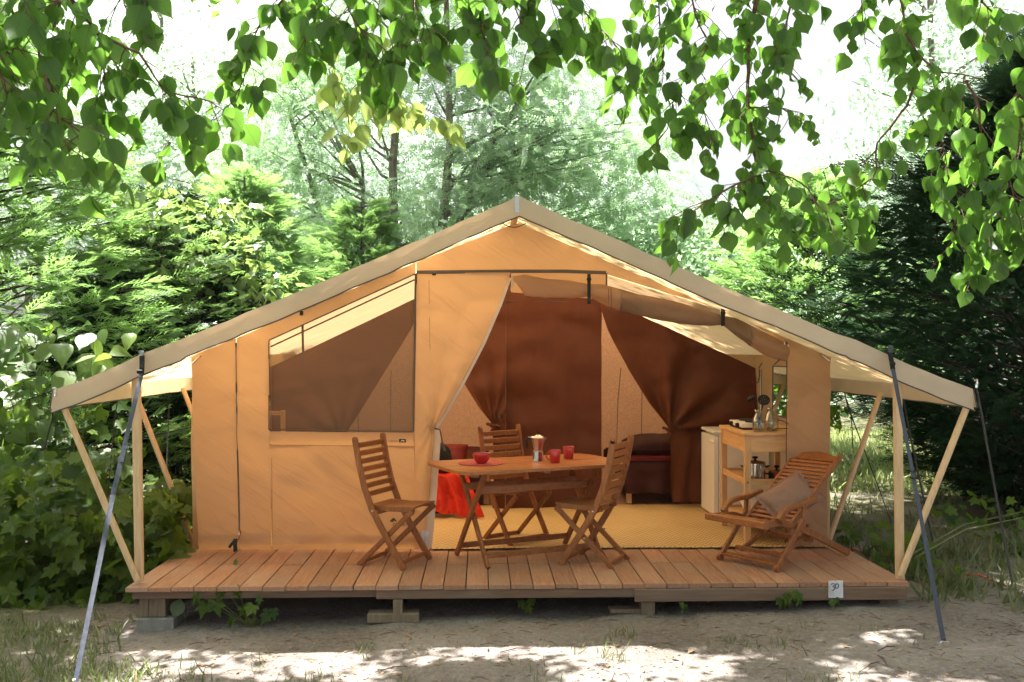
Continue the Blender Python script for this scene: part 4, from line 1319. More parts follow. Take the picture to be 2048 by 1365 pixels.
path = [(-0.085, 0.352), (-0.045, 0.345), (-0.005, 0.338), (0.035, 0.33), (0.075, 0.320), (0.115, 0.308), (0.155, 0.298), (0.195, 0.300)]
for k in range(16):
    f = k / 15
    path.append((0.255 + 0.49 * f, 0.318 + 0.37 * f))
for a, b in path:
    ang = 0.0 if a < 0.2 else -0.65
    m = MB(); m.box((0, 0, 0), (0.022, DW - 0.15, 0.012), None, 0.002)
    q = DR @ Matrix.Rotation(ang, 3, 'Y')
    m.v = [tuple(q @ Vector(v) + dp(a, DW/2, b)) for v in m.v]
    m.build('slat', M['teakx'], dc)
def tr(i, j):
    w = 0.06 + (DW - 0.12) * i
    h = 0.055 + 0.035 * math.sin(PI * i) ** 1.5
    return dp(0.770 + 0.79 * h * j, w, 0.705 + 0.61 * h * j)
m = MB(); m.grid(tr, 14, 2)
nv_ = len(m.v); off = DR @ Vector((0.61 * 0.022, 0, -0.79 * 0.022))
m.v += [tuple(Vector(v) + off) for v in m.v]; m.f += [tuple(reversed([i + nv_ for i in f])) for f in m.f]
bd = [i for i in range(15)] + [15*1 + 14] + [2*15 + k for k in range(14, -1, -1)] + [15]
for a, b in zip(bd, bd[1:] + bd[:1]): m.f.append((a, a + nv_, b + nv_, b))
m.build('top_board', M['teakx'], dc)

def pillow(c, w, h, t, rot, mat, name, label, flange=0.0):
    m = MB()
    N = 26
    for s in (1, -1):
        def f(i, j, s=s):
            u, v = i * 2 - 1, j * 2 - 1
            k = max(0, (1 - abs(u) ** 2.6)) ** 0.5 * max(0, (1 - abs(v) ** 2.6)) ** 0.5
            pin = 1 - 0.09 * (1 - (u * v) ** 2) * 0.8
            x, y = u * w / 2 * (1 - 0.10 * (1 - abs(u)) * 0 - 0.07 * (1 - abs(v) ** 2) * abs(u)), v * h / 2 * (1 - 0.07 * (1 - abs(u) ** 2) * abs(v))
            wr = 0.012 * nz(u * 2.5, v * 2.5, s) + 0.006 * nz(u * 7 + v * 3, v * 6, 3)
            return Vector((x, y, s * (t / 2 * k + wr * k)))
        m.grid(f if s == 1 else (lambda i, j, f=f: f(1 - i, j)), N, N)
    if flange:
        ring = []
        for k in range(81):
            a = k / 80 * 4
            e, q = int(a) % 4, a - int(a)
            u, v = [(-1 + 2*q, -1), (1, -1 + 2*q), (1 - 2*q, 1), (-1, 1 - 2*q)][e]
            ring.append((u, v))
        vs, fs = [], []
        for k, (u, v) in enumerate(ring):
            x, y = u * w / 2 * (1 - 0.07 * (1 - v * v) * abs(u)), v * h / 2 * (1 - 0.07 * (1 - u * u) * abs(v))
            r = math.hypot(x, y)
            vs.append((x, y, 0)); vs.append((x + x / r * flange, y + y / r * flange, 0.010 * nz(k * 0.7, 2)))
        for k in range(80): fs.append((2*k, 2*k+1, 2*k+3, 2*k+2))
        m.add(vs, fs)
    m.v = [tuple(Vector(c) + rot @ Vector(v)) for v in m.v]
    return tag(m.build(name, M[mat], None, True), label, 'pillow')
_a = Vector((0.86, 0.15, 0.48)).normalized(); _b = Vector((-0.45, 0.60, 0.66)); _b = (_b - _a * _a.dot(_b)).normalized()
rot = Matrix((_a, _b, _a.cross(_b))).transposed()
pillow(dp(0.40, 0.20, 0.455), 0.37, 0.27, 0.14, rot, 'pillow', 'cushion', 'taupe cushion with a flat flange leaning on the deck chair', 0.02)

# ------------------------------------------------------------------ fridge
fx0, fy0 = 2.125, 8.98
fr = thing('fridge', (fx0 + 0.25, fy0 + 0.26, 0.014), 'white under-counter fridge beside the pine trolley in the tent', 'fridge')
FH = 0.80
m = MB(); m.box((fx0 + 0.045 + 0.23, fy0 + 0.26, 0.035 + (FH - 0.05) / 2), (0.455, 0.52, FH - 0.07), ch=0.006); m.build('body', M['white'], fr)
m = MB(); m.box((fx0 + 0.022, fy0 + 0.26, 0.02 + (FH - 0.06) / 2), (0.040, 0.52, FH - 0.075), ch=0.008); dr = m.build('door', M['white'], fr)
m = MB(); m.box((fx0 - 0.006, fy0 + 0.09, FH - 0.10), (0.014, 0.11, 0.022), ch=0.004); m.build('handle', M['white'], dr)
m = MB(); m.box((fx0 + 0.25, fy0 + 0.26, FH - 0.012), (0.50, 0.53, 0.028), ch=0.007); m.build('top', M['white'], fr)
m = MB(); m.box((fx0 + 0.0440, fy0 + 0.26, 0.40), (0.004, 0.50, 0.70)); m.build('door_seal', M['piping'], fr)
m = MB(); m.box((fx0 + 0.06, fy0 + 0.05, 0.024), (0.05, 0.05, 0.026)); m.box((fx0 + 0.44, fy0 + 0.05, 0.024), (0.05, 0.05, 0.026)); m.build('foot', M['black'], fr)

# ------------------------------------------------------------------ pine trolley
kx0, kx1, ky0, ky1, KH = 2.085, 2.62, 7.80, 8.62, 0.885
tro = thing('kitchen_trolley', ((kx0+kx1)/2, (ky0+ky1)/2, 0.012), 'pine kitchen trolley with two shelves against the right tent wall', 'kitchen trolley')
m = MB(); m.box(((kx0+kx1)/2, (ky0+ky1)/2, KH - 0.013), (kx1-kx0, ky1-ky0, 0.026), ch=0.003); m.build('top', M['pinex'], tro)
for i, x in enumerate((kx0 + 0.035, kx1 - 0.035)):
    for y in (ky0 + 0.035, ky1 - 0.035):
        m = MB(); m.box((x, y, 0.012 + (KH - 0.04) / 2), (0.045, 0.045, KH - 0.04), ch=0.003); m.build('leg', M['pine'], tro)
def rail_(a, b, z, h, t=0.02, name='rail'):
    m = MB(); a, b = Vector((*a, z)), Vector((*b, z)); d = (b - a).normalized()
    m.beam([a, b], h, t, Vector((-d.y, d.x, 0)), False); return m.build(name, M['pinex'], tro)
a0, a1, b0, b1 = kx0 + 0.060, kx1 - 0.060, ky0 + 0.060, ky1 - 0.060
rail_((a0, ky0 + 0.03), (a1, ky0 + 0.03), KH - 0.092, 0.125, name='drawer_front'); rail_((kx0 + 0.03, b0), (kx0 + 0.03, b1), KH - 0.092, 0.125, name='drawer_front')
rail_((kx1 - 0.03, b0), (kx1 - 0.03, b1), KH - 0.092, 0.125); rail_((a0, ky1 - 0.03), (a1, ky1 - 0.03), KH - 0.092, 0.125)
for z in (0.49, 0.17):
    rail_((a0, ky0 + 0.03), (a1, ky0 + 0.03), z, 0.048); rail_((kx0 + 0.03, b0), (kx0 + 0.03, b1), z, 0.048); rail_((a0, ky1 - 0.03), (a1, ky1 - 0.03), z, 0.048)
    m = MB(); m.box(((kx0+kx1)/2, (ky0+ky1)/2, z - 0.004), (kx1-kx0 - 0.09, ky1-ky0 - 0.09, 0.016)); m.build('shelf', M['pinex'], tro)
m = MB(); m.tube([(kx0 + 0.035, ky0 + 0.008, 0.49), (kx0 + 0.035, ky0 + 0.013, 0.49)], 0.008, 10); m.build('screw_cap', M['metal'], tro)
m = MB(); m.box((kx1 + 0.006, 8.2, 1.0), (0.012, 0.45, 0.22)); m.build('splash_board', M['pinex'], tro)

# on the trolley
def hot_plate():
    c = Vector((2.27, 8.27, KH))
    g = thing('hotplate', c, 'small white electric hotplate with black feet and knobs on the trolley', 'hotplate')
    m = MB(); m.box(c + Vector((0.0, 0, 0.036)), (0.26, 0.42, 0.04), ch=0.006); m.build('body', M['white'], g)
    m = MB(); m.box(c + Vector((0.0, 0, 0.009)), (0.25, 0.41, 0.018), ch=0.003); m.build('base', M['black'], g)
    for y in (-0.1, 0.1):
        m = MB(); m.lathe([(0.085, 0.056), (0.085, 0.066), (0.078, 0.068), (0, 0.068)], c + Vector((0.01, y, 0)), 28); m.build('ring', M['black'], g)
        m = MB(); m.tube([c + Vector((-0.13, y, 0.034)), c + Vector((-0.155, y, 0.034))], 0.017, 12); m.build('knob', M['black'], g)
hot_plate()
def jar(c, R, h, name, label, n=28):
    prof = [(0, 0), (R * 0.85, 0), (R, 0.02), (R * 1.02, h * 0.4), (R * 0.95, h * 0.62), (R * 0.62, h * 0.82), (R * 0.62, h * 0.9), (R * 0.80, h)]
    full = prof + [(r - 0.003, z) for r, z in prof[::-1][:-2]] + [(0, 0.006)]
    m = MB(); m.lathe(full, c, n)
    return tag(m.build(name, M['glass'], None, True), label, 'jar')
jc = Vector((2.225, 7.875, KH + 0.001))
jar(jc, 0.050, 0.175, 'glass_jar', 'clear glass jar holding the black kitchen utensils')
jar(Vector((2.355, 7.97, KH + 0.001)), 0.055, 0.185, 'glass_jug', 'clear glass jug behind the utensil jar on the trolley')
def utensil(kind, p0, p1, label):
    g = thing(kind, p0, label, 'utensil')
    p0, p1 = Vector(p0), Vector(p1)
    m = MB(); m.tube([p0, p0.lerp(p1, 0.6), p1], [0.007, 0.005, 0.006], 8); m.build('handle', M['black'], g, True)
    d = (p1 - p0).normalized()
    if kind == 'skimmer':
        # perforated oval blade: ring strips with holes between
        side = d.cross(Vector((0, -1, 0))).normalized()
        cc = p1 + d * 0.040
        def on(a, b): return cc + side * a + d * b + Vector((0, 0.10 * a * a, 0))
        m = MB()
        G = 19
        hw, hh = 0.047, 0.040
        keep = lambda a, b: (a / hw) ** 2 + (b / hh) ** 2
        st = 2 * hw / G
        for i in range(G):
            for j in range(G):
                a, b = -hw + (i + .5) * st, -hh + (j + .5) * 2 * hh / G
                r = keep(a, b)
                if r > 1: continue
                if r < 0.62 and i % 3 == 1 and j % 3 == 1: continue
                hb = hh / G
                for dz in (0, 0.002):
                    k = Vector((0, dz, 0))
                    m.add([on(a - st/2, b - hb) + k, on(a + st/2, b - hb) + k, on(a + st/2, b + hb) + k, on(a - st/2, b + hb) + k], [(0, 1, 2, 3)])
        m.tube([on(hw * math.cos(q * PI / 16), hh * math.sin(q * PI / 16)) for q in range(33)], 0.0025, 6)
        m.build('blade', M['black'], g)
    else:
        m = MB()
        cc = p1 + Vector((-0.02, 0, 0.012))
        pr = [(0.040 * math.sin(k / 8 * PI / 2), -0.03 * math.cos(k / 8 * PI / 2)) for k in range(9)]
        pr = pr + [(r * 0.93, z + 0.002) for r, z in pr[::-1]]
        m.lathe(pr, (0, 0, 0), 20)
        R3 = Matrix.Rotation(-0.5, 3, 'Y') @ Matrix.Rotation(PI * 0.9, 3, 'X')
        m.v = [tuple(cc + R3 @ Vector(v)) for v in m.v]
        m.build('bowl', M['black'], g, True)
utensil('ladle', jc + Vector((0.02, 0.0, 0.03)), jc + Vector((-0.035, 0.01, 0.245)), 'black plastic ladle standing in the glass jar')
utensil('skimmer', jc + Vector((-0.01, -0.01, 0.03)), jc + Vector((0.028, -0.015, 0.215)), 'black perforated skimmer standing in the glass jar')
m = MB(); k = KH
m.tube([(2.40, 7.95, k + 0.09), (2.43, 7.93, k + 0.085), (2.47, 7.9, k + 0.06), (2.52, 7.88, k + 0.02), (2.545, 7.87, k + 0.008)], 0.004, 6)
m.tube([(2.32, 7.84, k + 0.012), (2.36, 7.85, k + 0.025), (2.44, 7.86, k + 0.028), (2.53, 7.88, k + 0.02)], 0.004, 6)
tag(m.build('cable', M['black'], None, True), 'short black cable curling on the trolley top', 'cable')
# middle shelf
z = 0.496
def cookpot(c, R, h, label, mat='metal', lidmat='metal', side=-1):
    g = thing('cooking_pot', c, label, 'pot')
    m = MB(); m.lathe([(0, 0), (R, 0), (R, h), (R * 1.04, h + 0.002), (R * 0.97, h), (R * 0.97, 0.004), (0, 0.004)], c, 28); m.build('body', M[mat], g, True, 40)
    m = MB(); m.lathe([(R * 1.03, h), (R * 0.9, h + 0.012), (0, h + 0.024)], c, 28); m.build('lid', M[lidmat], g, True)
    m = MB(); m.lathe([(0.008, h + 0.022), (0.010, h + 0.032), (0.024, h + 0.040), (0.022, h + 0.052), (0, h + 0.055)], c, 16); m.build('knob', M['black'], g, True)
    for s in (-1, 1):
        m = MB(); m.tube([c + Vector((s * R, 0.02, h * 0.72)), c + Vector((s * (R + 0.03), 0.012, h * 0.8)), c + Vector((s * (R + 0.03), -0.012, h * 0.8)), c + Vector((s * R, -0.02, h * 0.72))], 0.006, 8); m.build('handle', M['black'], g, True)
cookpot(Vector((2.235, 8.02, z)), 0.082, 0.125, 'steel cooking pot with a black lid knob on the middle shelf')
m = MB(); cc = Vector((2.24, 7.87, z)); m.lathe([(0, 0), (0.030, 0), (0.031, 0.115), (0.029, 0.115), (0.028, 0.004), (0, 0.004)], cc, 20)
tag(m.build('drinking_glass', M['glass'], None, True, 40), 'tall stack of clear drinking glasses in front of the steel pot', 'glass')
cookpot(Vector((2.40, 7.98, z)), 0.066, 0.055, 'low dark saucepan behind the red bowl on the middle shelf', 'black', 'metal')
bowl(Vector((2.405, 7.865, z)), 0.062, 0.058, 'bowl', 'red ribbed bowl on the middle shelf of the trolley')
# lower shelf
z = 0.176
m = MB(); cc = Vector((2.30, 8.12, z + 0.055)); m.lathe([(0, 0), (0.13, 0), (0.165, 0.085), (0.185, 0.090), (0.185, 0.094), (0.16, 0.09), (0.125, 0.004), (0, 0.004)], cc, 36)
tag(m.build('washing_up_basin', M['white'], None, True, 40), 'white plastic basin on the lower shelf of the trolley', 'basin')
for k in range(4):
    m = MB(); cc = Vector((2.30 + 0.004 * k, 7.99, z + k * 0.013)); m.lathe([(0, 0), (0.07, 0), (0.125, 0.014), (0.125, 0.017), (0.07, 0.004), (0, 0.004)], cc, 32)
    lab = ['bottom', 'second', 'third', 'top'][k]
    tag(m.build('plate', M['red'], None, True, 40), '%s red plate of the stack on the lower trolley shelf' % lab, 'plate', 'stacked red plates')

# ------------------------------------------------------------------ beds and bedding
def bed(x0, x1, label, frame='darkbed'):
    g = thing('bed', ((x0+x1)/2, 10.6, 0.0), label, 'bed')
    def mt(i, j):
        x, y = x0 + (x1-x0)*i, Y2 + 0.22 + 1.75*j
        e = min(i, 1-i, j, 1-j)
        return Vector((x, y, 0.43 + 0.03 * nz(x*3, y*3) - 0.06 * math.exp(-e * 30)))
    m = MB(); m.grid(mt, 24, 30)
    m.box(((x0+x1)/2, Y2 + 1.1, 0.30), (x1-x0, 1.75, 0.20), ch=0.03); m.build('mattress', M[frame], g, True, 60)
    def dr_(i, j):
        x = x0 + (x1-x0)*i
        return Vector((x, Y2 + 0.20 - 0.03 * math.sin(x * 22) * (1-j) + 0.02 * nz(x*5, j*3), 0.43 * j + 0.12 * (1-j)))
    m = MB(); m.grid(dr_, 40, 8); m.build('valance', M[frame], g, True)
    for x in (x0 + 0.04, x1 - 0.04):
        m = MB(); m.box((x, Y2 + 0.26, 0.11), (0.05, 0.05, 0.19)); m.build('leg', M['pine'], g)
    return g
bed(1.44, 2.55, 'dark brown made-up bed seen through the right bedroom curtain')
pillow((1.80, Y2 + 0.55, 0.56), 0.66, 0.42, 0.22, Matrix.Rotation(0.15, 3, 'X'), 'darkbed', 'pillow', 'plump dark brown pillow on the bed behind the right curtain')
m = MB()
m.grid(lambda i, j: Vector((1.46 + 0.62 * i, Y2 + 0.19 + 0.5 * j, 0.455 + 0.012 * nz(i * 5, j * 5) + 0.02)), 16, 10)
m.grid(lambda i, j: Vector((1.46 + 0.62 * i, Y2 + 0.185, 0.475 - 0.035 * j)), 16, 3)
tag(m.build('blanket', M['winered'], None, True), 'wine red blanket folded over the bed behind the right curtain', 'blanket')
bed(-0.55, -0.02 + 0.12, 'dark bed seen low behind the left bedroom curtain')
# red blanket spilling from the left bed
def rb(i, j):
    # i across, j from the top of the bed down to the floor towards the camera
    x0_, x1_ = -0.62, -0.13 + 0.17 * j * j
    x = x0_ + (x1_ - x0_) * i + 0.0
    if j < 0.35:
        y, z = 9.55 - 0.35 * (j / 0.35), 0.40 - 0.03 * (j / 0.35)
    else:
        k = (j - 0.35) / 0.65
        y, z = 9.20 - 0.16 * k, 0.37 * (1 - k) ** (0.8 + 0.9 * (1 - i)) + 0.016
        z += 0.13 * (1 - i) ** 2 * k
    f = 0.035 * math.sin(i * 26 + 2 * nz(j * 2, 1)) * min(1, j * 2)
    return Vector((x, y + f + 0.02 * nz(i * 4, j * 4), z + 0.02 * nz(i * 6, j * 3, 2)))
m = MB(); m.grid(rb, 60, 40)
tag(m.build('blanket', M['redcloth'], None, True), 'bright orange-red blanket spilling down to the mat inside the door', 'blanket')
pillow((-0.36, 9.45, 0.50), 0.5, 0.34, 0.20, Matrix.Rotation(0.9, 3, 'X'), 'winered', 'pillow', 'wine red pillow lying on the orange-red blanket')
# bag of dark clothes hanging from the tie
m = MB()
cc = at(882, 925, 9.0)
def bagf(i, j):
    q = 2 * PI * i
    r = (0.12 * math.sin(PI * min(1, j * 1.02)) ** 0.5) * (1 + 0.2 * nz(math.cos(q) * 2, math.sin(q) * 2, j * 3)) * (1.15 - 0.6 * j)
    return cc + Vector((r * math.cos(q), r * 0.7 * math.sin(q), -0.06 + 0.24 * j))
m.grid(bagf, 24, 14)
tag(m.build('bag', M['black'], None, True), 'crumpled black bag just inside the tied door flap', 'bag')
# dark case under the table line (left of the red blanket)
m = MB(); m.box((0.12 - 0.62, 9.42, 0.10), (0.5, 0.25, 0.18), ch=0.03)
tag(m.build('suitcase', M['black'], None), 'low black case under the spilling orange-red blanket', 'case')
# wooden stand behind the window net
sp = at(566, 860, 8.6)
g = thing('wooden_stand', (sp.x, 8.6, 0.012), 'plain pine post frame standing behind the window net', 'stand')
m = MB(); m.box((sp.x, 8.6, 0.52), (0.035, 0.035, 1.0)); m.build('post', M['pine'], g)
m = MB(); m.box((sp.x - 0.16, 8.6, 0.995), (0.28, 0.03, 0.03)); m.build('rail', M['pinex'], g)
m = MB(); m.box((sp.x - 0.30, 8.6, 0.50), (0.03, 0.035, 0.96)); m.build('post', M['pine'], g)

# orange extension cable on the ground right of the deck
pts = []
for x, y in ((1700, 1098), (1725, 1108), (1760, 1112), (1790, 1118), (1812, 1122), (1860, 1137), (1900, 1143), (1960, 1150), (2012, 1166)):
    p = on_z(x, y, -0.16); p.z = gzn(p.x, p.y) + 0.008; pts.append(p)
m = MB(); m.tube(pts, 0.006, 6)
q = on_z(1766, 1110, -0.15); q.z = gzn(q.x, q.y)
m.tube([q + Vector((0.02, 0, 0.01)), q + Vector((0.01, 0, 0.07)), q + Vector((-0.03, 0, 0.10)), q + Vector((-0.05, 0, 0.09))], 0.006, 6)
tag(m.build('extension_cable', M['orange'], None, True), 'orange extension cable running over the dirt right of the deck', 'cable')

# ------------------------------------------------------------------ foliage templates (x side, y along, z up from the blade)
def kite(w=0.3, bend=0.08):
    return np.array([(0, 0, 0), (w, 0.42, bend), (0, 1, -bend), (-w, 0.42, bend)], float), np.array([(0, 1, 2), (0, 2, 3)])

def kites_q(specs):
    """specs: (x, y, angle, length, width, z) flat kites joined"""
    V, Fq = [], []
    for x, y, a, L, w, z in specs:
        d = np.array((math.sin(a), math.cos(a))); s = np.array((d[1], -d[0]))
        o = np.array((x, y))
        n = len(V)
        for q, dz in ((o, 0), (o + d * L * 0.45 + s * w, 0.02), (o + d * L, -0.03), (o + d * L * 0.45 - s * w, 0.02)):
            V.append((q[0], q[1], z + dz * L))
        Fq.append((n, n+1, n+2, n+3))
    return np.array(V, float), np.array(Fq)

def cypress():
    sp = [(0, 0, 0, 1.0, 0.010, 0)]
    for k in range(7):
        y = 0.10 + 0.12 * k
        L = 0.38 * (1 - 0.6 * (k / 7))
        for s in (-1, 1):
            a = s * (0.68 - 0.03 * k)
            z = 0.02 * s * (k % 3 - 1)
            sp.append((0, y, a, L, 0.016, z))
            sp.append((math.sin(a) * L * 0.4, y + math.cos(a) * L * 0.4, a - s * 0.5, L * 0.5, 0.014, z + 0.02))
    return kites_q(sp)

def pinnate(n=6):
    sp = [(0, 0, 0, 1.0, 0.01, 0)]
    for k in range(n):
        y = 0.18 + 0.74 * k / (n - 1)
        for s in (-1, 1):
            sp.append((0, y, s * 1.25, 0.23, 0.055, 0.01))
    sp.append((0, 0.95, 0, 0.22, 0.055, 0))
    return kites_q(sp)

def lobed():
    """five-lobed vine leaf as fan of triangles"""
    out = [(0, 0), (0.30, -0.06), (0.50, 0.18), (0.34, 0.30), (0.50, 0.62), (0.22, 0.62), (0, 1.0), (-0.22, 0.62), (-0.50, 0.62), (-0.34, 0.30), (-0.50, 0.18), (-0.30, -0.06)]
    V = [(0, 0.28, 0.0)] + [(x, y, 0.10 * abs(x) - 0.06 * y * y + 0.04 * (i % 2)) for i, (x, y) in enumerate(out)]
    Fq = [(0, 1 + i, 1 + (i + 1) % 12) for i in range(12)]
    return np.array(V, float), np.array(Fq)

def heart(bend=0.25, fold=0.18, wid=0.40, curl=0.0):
    prof = [0.015, 0.19, 0.31, 0.38, 0.405, 0.395, 0.35, 0.27, 0.165, 0.06, 0.0]
    V, Fq = [], []
    n = len(prof)
    for i, w in enumerate(prof):
        t = i / (n - 1)
        y = t if i else 0.0
        w = w * wid / 0.40
        z0 = -bend * t * t
        for s in (-1, 0, 1):
            yy = y - (0.03 if i == 1 and s else 0)
            V.append((s * w, y, z0 + (fold * w if s else 0) + curl * s * t * w))
    for i in range(n - 1):
        for s in (0, 1):
            a = i * 3 + s
            Fq.append((a, a + 1, a + 4, a + 3))
    return np.array(V, float), np.array(Fq)

def me_from(name, T, TF, mat, smooth=True):
    me = bpy.data.meshes.new(name)
    me.from_pydata(T.tolist(), [], TF.tolist())
    me.materials.append(mat)
    if smooth: me.shade_smooth()
    me.update()
    return me

def nprand(n, lo, hi): return RNG.uniform(lo, hi, n)
def unit(V): return V / (np.linalg.norm(V, axis=1, keepdims=True) + 1e-9)

KT, KF = kite(); CT, CF = cypress(); PT, PF = pinnate(); LT, LF = lobed(); HT, HF = heart()

def mat_basis(d, n):
    d = Vector(d).normalized(); n = Vector(n)
    s = d.cross(n)
    if s.length < 1e-3: s = d.cross(Vector((1, 0.2, 0)))
    s.normalize(); n = s.cross(d)
    return Matrix((s, d, n)).transposed()

def put_leaf(me, parent, p, d, n, size, name='leaf'):
    o = bpy.data.objects.new(name, me)
    COL.objects.link(o)
    R3 = mat_basis(d, n)
    o.rotation_mode = 'QUATERNION'
    o.rotation_quaternion = R3.to_quaternion()
    o.scale = (size * random.uniform(0.82, 1.1), size, size * random.uniform(0.4, 2.2))
    par(o, parent, p)
    return o

# ------------------------------------------------------------------ hanging branches in the foreground
BIG = [me_from('hanging_leaf', *heart(b, f, w, c), M['leaf_big']) for b, f, w, c in ((0.20, 0.2, 0.40, 0), (0.35, 0.1, 0.38, 0.1), (0.10, 0.3, 0.42, -0.1), (0.45, 0.22, 0.37, 0.05), (0.05, 0.12, 0.36, 0.15), (0.28, 0.45, 0.40, 0))]

def path3(pxs, Y, dY, step=0.03):
    P = []
    n = len(pxs)
    L = sum(math.hypot(b[0]-a[0], b[1]-a[1]) for a, b in zip(pxs, pxs[1:]))
    N = max(4, int(L / 18))
    for i in range(N + 1):
        x, y = interp(pxs, i / N)
        yy = Y + dY * i / N + 0.05 * nz(i * 0.3, Y, x * 0.01)
        P.append(at(x + 3 * nz(i * 0.6, x * .02), y + 2 * nz(i * 0.6, 5), yy))
    return P

def hanging(label, mains, mean=0.085, dens=1.0, cap=300, twl=(0.08, 0.26), meshes=None):
    root = thing('overhanging_branch', at(*mains[0][0][0], mains[0][1]), label, 'branch', 'leafy branches hanging into the top of the view')
    limb, twig = MB(), MB()
    leaves = []
    for pxs, Y, dY, r0 in mains:
        P = path3(pxs, Y, dY)
        n = len(P)
        limb.tube(P, [r0 * (1 - 0.75 * i / (n-1)) + 0.0012 for i in range(n)], 7)
        acc = 0
        for i in range(1, n):
            seg = (P[i] - P[i-1]).length
            acc += seg
            while acc > 0.042 / dens:
                acc -= 0.042 / dens
                d0 = (P[i] - P[i-1]).normalized()
                q = random.uniform(0, 2 * PI)
                d = Vector((math.cos(q), 0.8 * math.sin(q), random.uniform(-0.7, 0.25))) + d0 * 0.6
                d.normalize()
                Lt = random.uniform(*twl)
                p = P[i-1].lerp(P[i], random.random())
                pts = [p]
                k = max(2, int(Lt / 0.04))
                for j in range(k):
                    d = (d + Vector((random.uniform(-.2, .2), random.uniform(-.2, .2), -0.10 + random.uniform(-.12, .1)))).normalized()
                    p = p + d * (Lt / k)
                    pts.append(p)
                    if j >= 1 or random.random() < 0.4:
                        s = (-1) ** j
                        sd_ = d.cross(Vector((0, 0, 1))).normalized() * s
                        pd = (d * 0.5 + sd_ * 0.9 + Vector((0, 0, -0.35))).normalized()
                        lp = p + pd * 0.018
                        ld = (pd * 0.45 + Vector((random.uniform(-.35, .35), random.uniform(-.35, .35), -0.75))).normalized()
                        leaves.append((lp, ld, p))
                pd = d
                leaves.append((p + pd * 0.012, (pd * 0.6 + Vector((random.uniform(-.2, .2), 0, -0.7))).normalized(), p))
                twig.tube(pts, [0.0022 * (1 - 0.5 * j / len(pts)) for j in range(len(pts))], 4, False)
    random.shuffle(leaves)
    def inview(p):
        x, y = px_of(p)
        return -60 < x < 2110 and -70 < y
    leaves.sort(key=lambda t: not inview(t[0]))
    for k, (p, d, base) in enumerate(leaves[:cap]):
        nrm = Vector((random.uniform(-.7, .7), random.choice((-1, 1, -1)) * random.uniform(0.2, 1), random.uniform(0.0, 0.9)))
        put_leaf(random.choice(meshes or BIG), root, p, d, nrm, mean * random.choice((0.45, 0.6, 0.8, 0.9, 1.0, 1.1, 1.2, 1.3)))
        twig.tube([base, base.lerp(p, 0.5) + Vector((0, 0, 0.002)), p], 0.0011, 3, False)
    rest = leaves[cap:]
    if rest:
        Pn = np.array([p[:] for p, d, b in rest]); D = np.array([d[:] for p, d, b in rest])
        Rn = frames(D, RNG.uniform(-2, 2, len(D)))
        tag(scatter(HT, HF, Pn, Rn, RNG.uniform(0.6, 1.2, len(D)) * mean, 'leaves', M['leaf_crown'], root, None, tuple(Pn[0])), kind='stuff')
    limb.build('limb', M['twig'], root, True)
    tag(twig.build('twigs', M['twig'], root), kind='stuff')
    return root

hanging('dark green leafy branch hanging furthest left in the foreground', [
    ([(120, -160), (128, -20), (82, 55), (76, 112), (108, 185), (118, 262)], 3.1, 0.1, 0.006),
    ([(10, -120), (18, -20), (30, 60), (20, 150)], 3.0, 0.1, 0.004),
    ([(-60, 10), (-20, 90), (10, 170), (14, 215)], 2.9, 0.1, 0.003),
    ([(128, -20), (196, 68), (280, 108), (318, 168), (350, 188)], 3.1, 0.3, 0.006),
    ([(118, 262), (138, 300), (140, 330)], 3.15, 0.0, 0.002),
    ([(60, -100), (60, 20), (95, 60)], 3.3, 0.0, 0.003),
    ([(250, -100), (245, 0), (270, 60)], 3.4, 0.0, 0.003),
    ([(90, 150), (110, 230), (170, 270), (190, 300)], 3.0, 0.0, 0.003),
    ([(-40, 60), (30, 120), (50, 150)], 3.3, 0.0, 0.003),
    ([(196, 68), (205, 130), (215, 185)], 3.3, 0.0, 0.003),
    ([(318, 168), (360, 215), (375, 270)], 3.35, 0.1, 0.002),
    ([(350, 188), (410, 200), (455, 225)], 3.4, 0.1, 0.002)], 0.079, 1.45, twl=(0.05, 0.19))
hanging('leafy branch with thin dark twigs hanging left of the middle', [
    ([(600, -120), (575, -10), (520, 50), (497, 100), (488, 160), (462, 205)], 3.8, 0.2, 0.004),
    ([(630, -80), (640, 20), (620, 60), (600, 100)], 3.7, 0.1, 0.003),
    ([(660, -100), (690, 0), (705, 35), (735, 80), (738, 118)], 3.6, 0.1, 0.004),
    ([(740, -90), (770, 10), (790, 60), (800, 120), (790, 150)], 3.6, 0.1, 0.003)], 0.078, 1.7, twl=(0.05, 0.18))
hanging('broad leafy spray hanging over the middle of the picture', [
    ([(880, -100), (905, -10), (955, 30), (970, 70), (962, 110)], 3.5, 0.1, 0.004),
    ([(820, -100), (830, 10), (850, 60), (838, 90)], 3.4, 0.1, 0.003),
    ([(1000, -100), (1030, 10), (1045, 60), (1060, 90)], 3.6, 0.1, 0.003),
    ([(1080, -100), (1100, -5), (1130, 40), (1125, 90)], 3.7, 0.1, 0.003),
    ([(1130, -80), (1150, 5), (1188, 42), (1212, 70), (1255, 120)], 3.9, 0.1, 0.004)], 0.080, 1.85, twl=(0.05, 0.17))
hanging('leafy twigs left of the long reddish limb, reaching low over the roof', [
    ([(1370, -120), (1380, -10), (1395, 45), (1420, 88), (1405, 115)], 4.0, 0.1, 0.005),
    ([(1255, 120), (1268, 160), (1275, 200)], 4.1, 0.1, 0.002),
    ([(1310, -80), (1320, 40), (1330, 90), (1318, 140)], 4.2, 0.1, 0.003),
    ([(1400, 110), (1350, 190), (1335, 260), (1300, 300)], 4.3, 0.0, 0.003),
    ([(1512, 352), (1455, 378), (1400, 412), (1360, 440)], 4.2, -0.1, 0.004),
    ([(1440, 150), (1400, 200), (1420, 260)], 4.2, 0.1, 0.003)], 0.074, 1.5, twl=(0.05, 0.20))
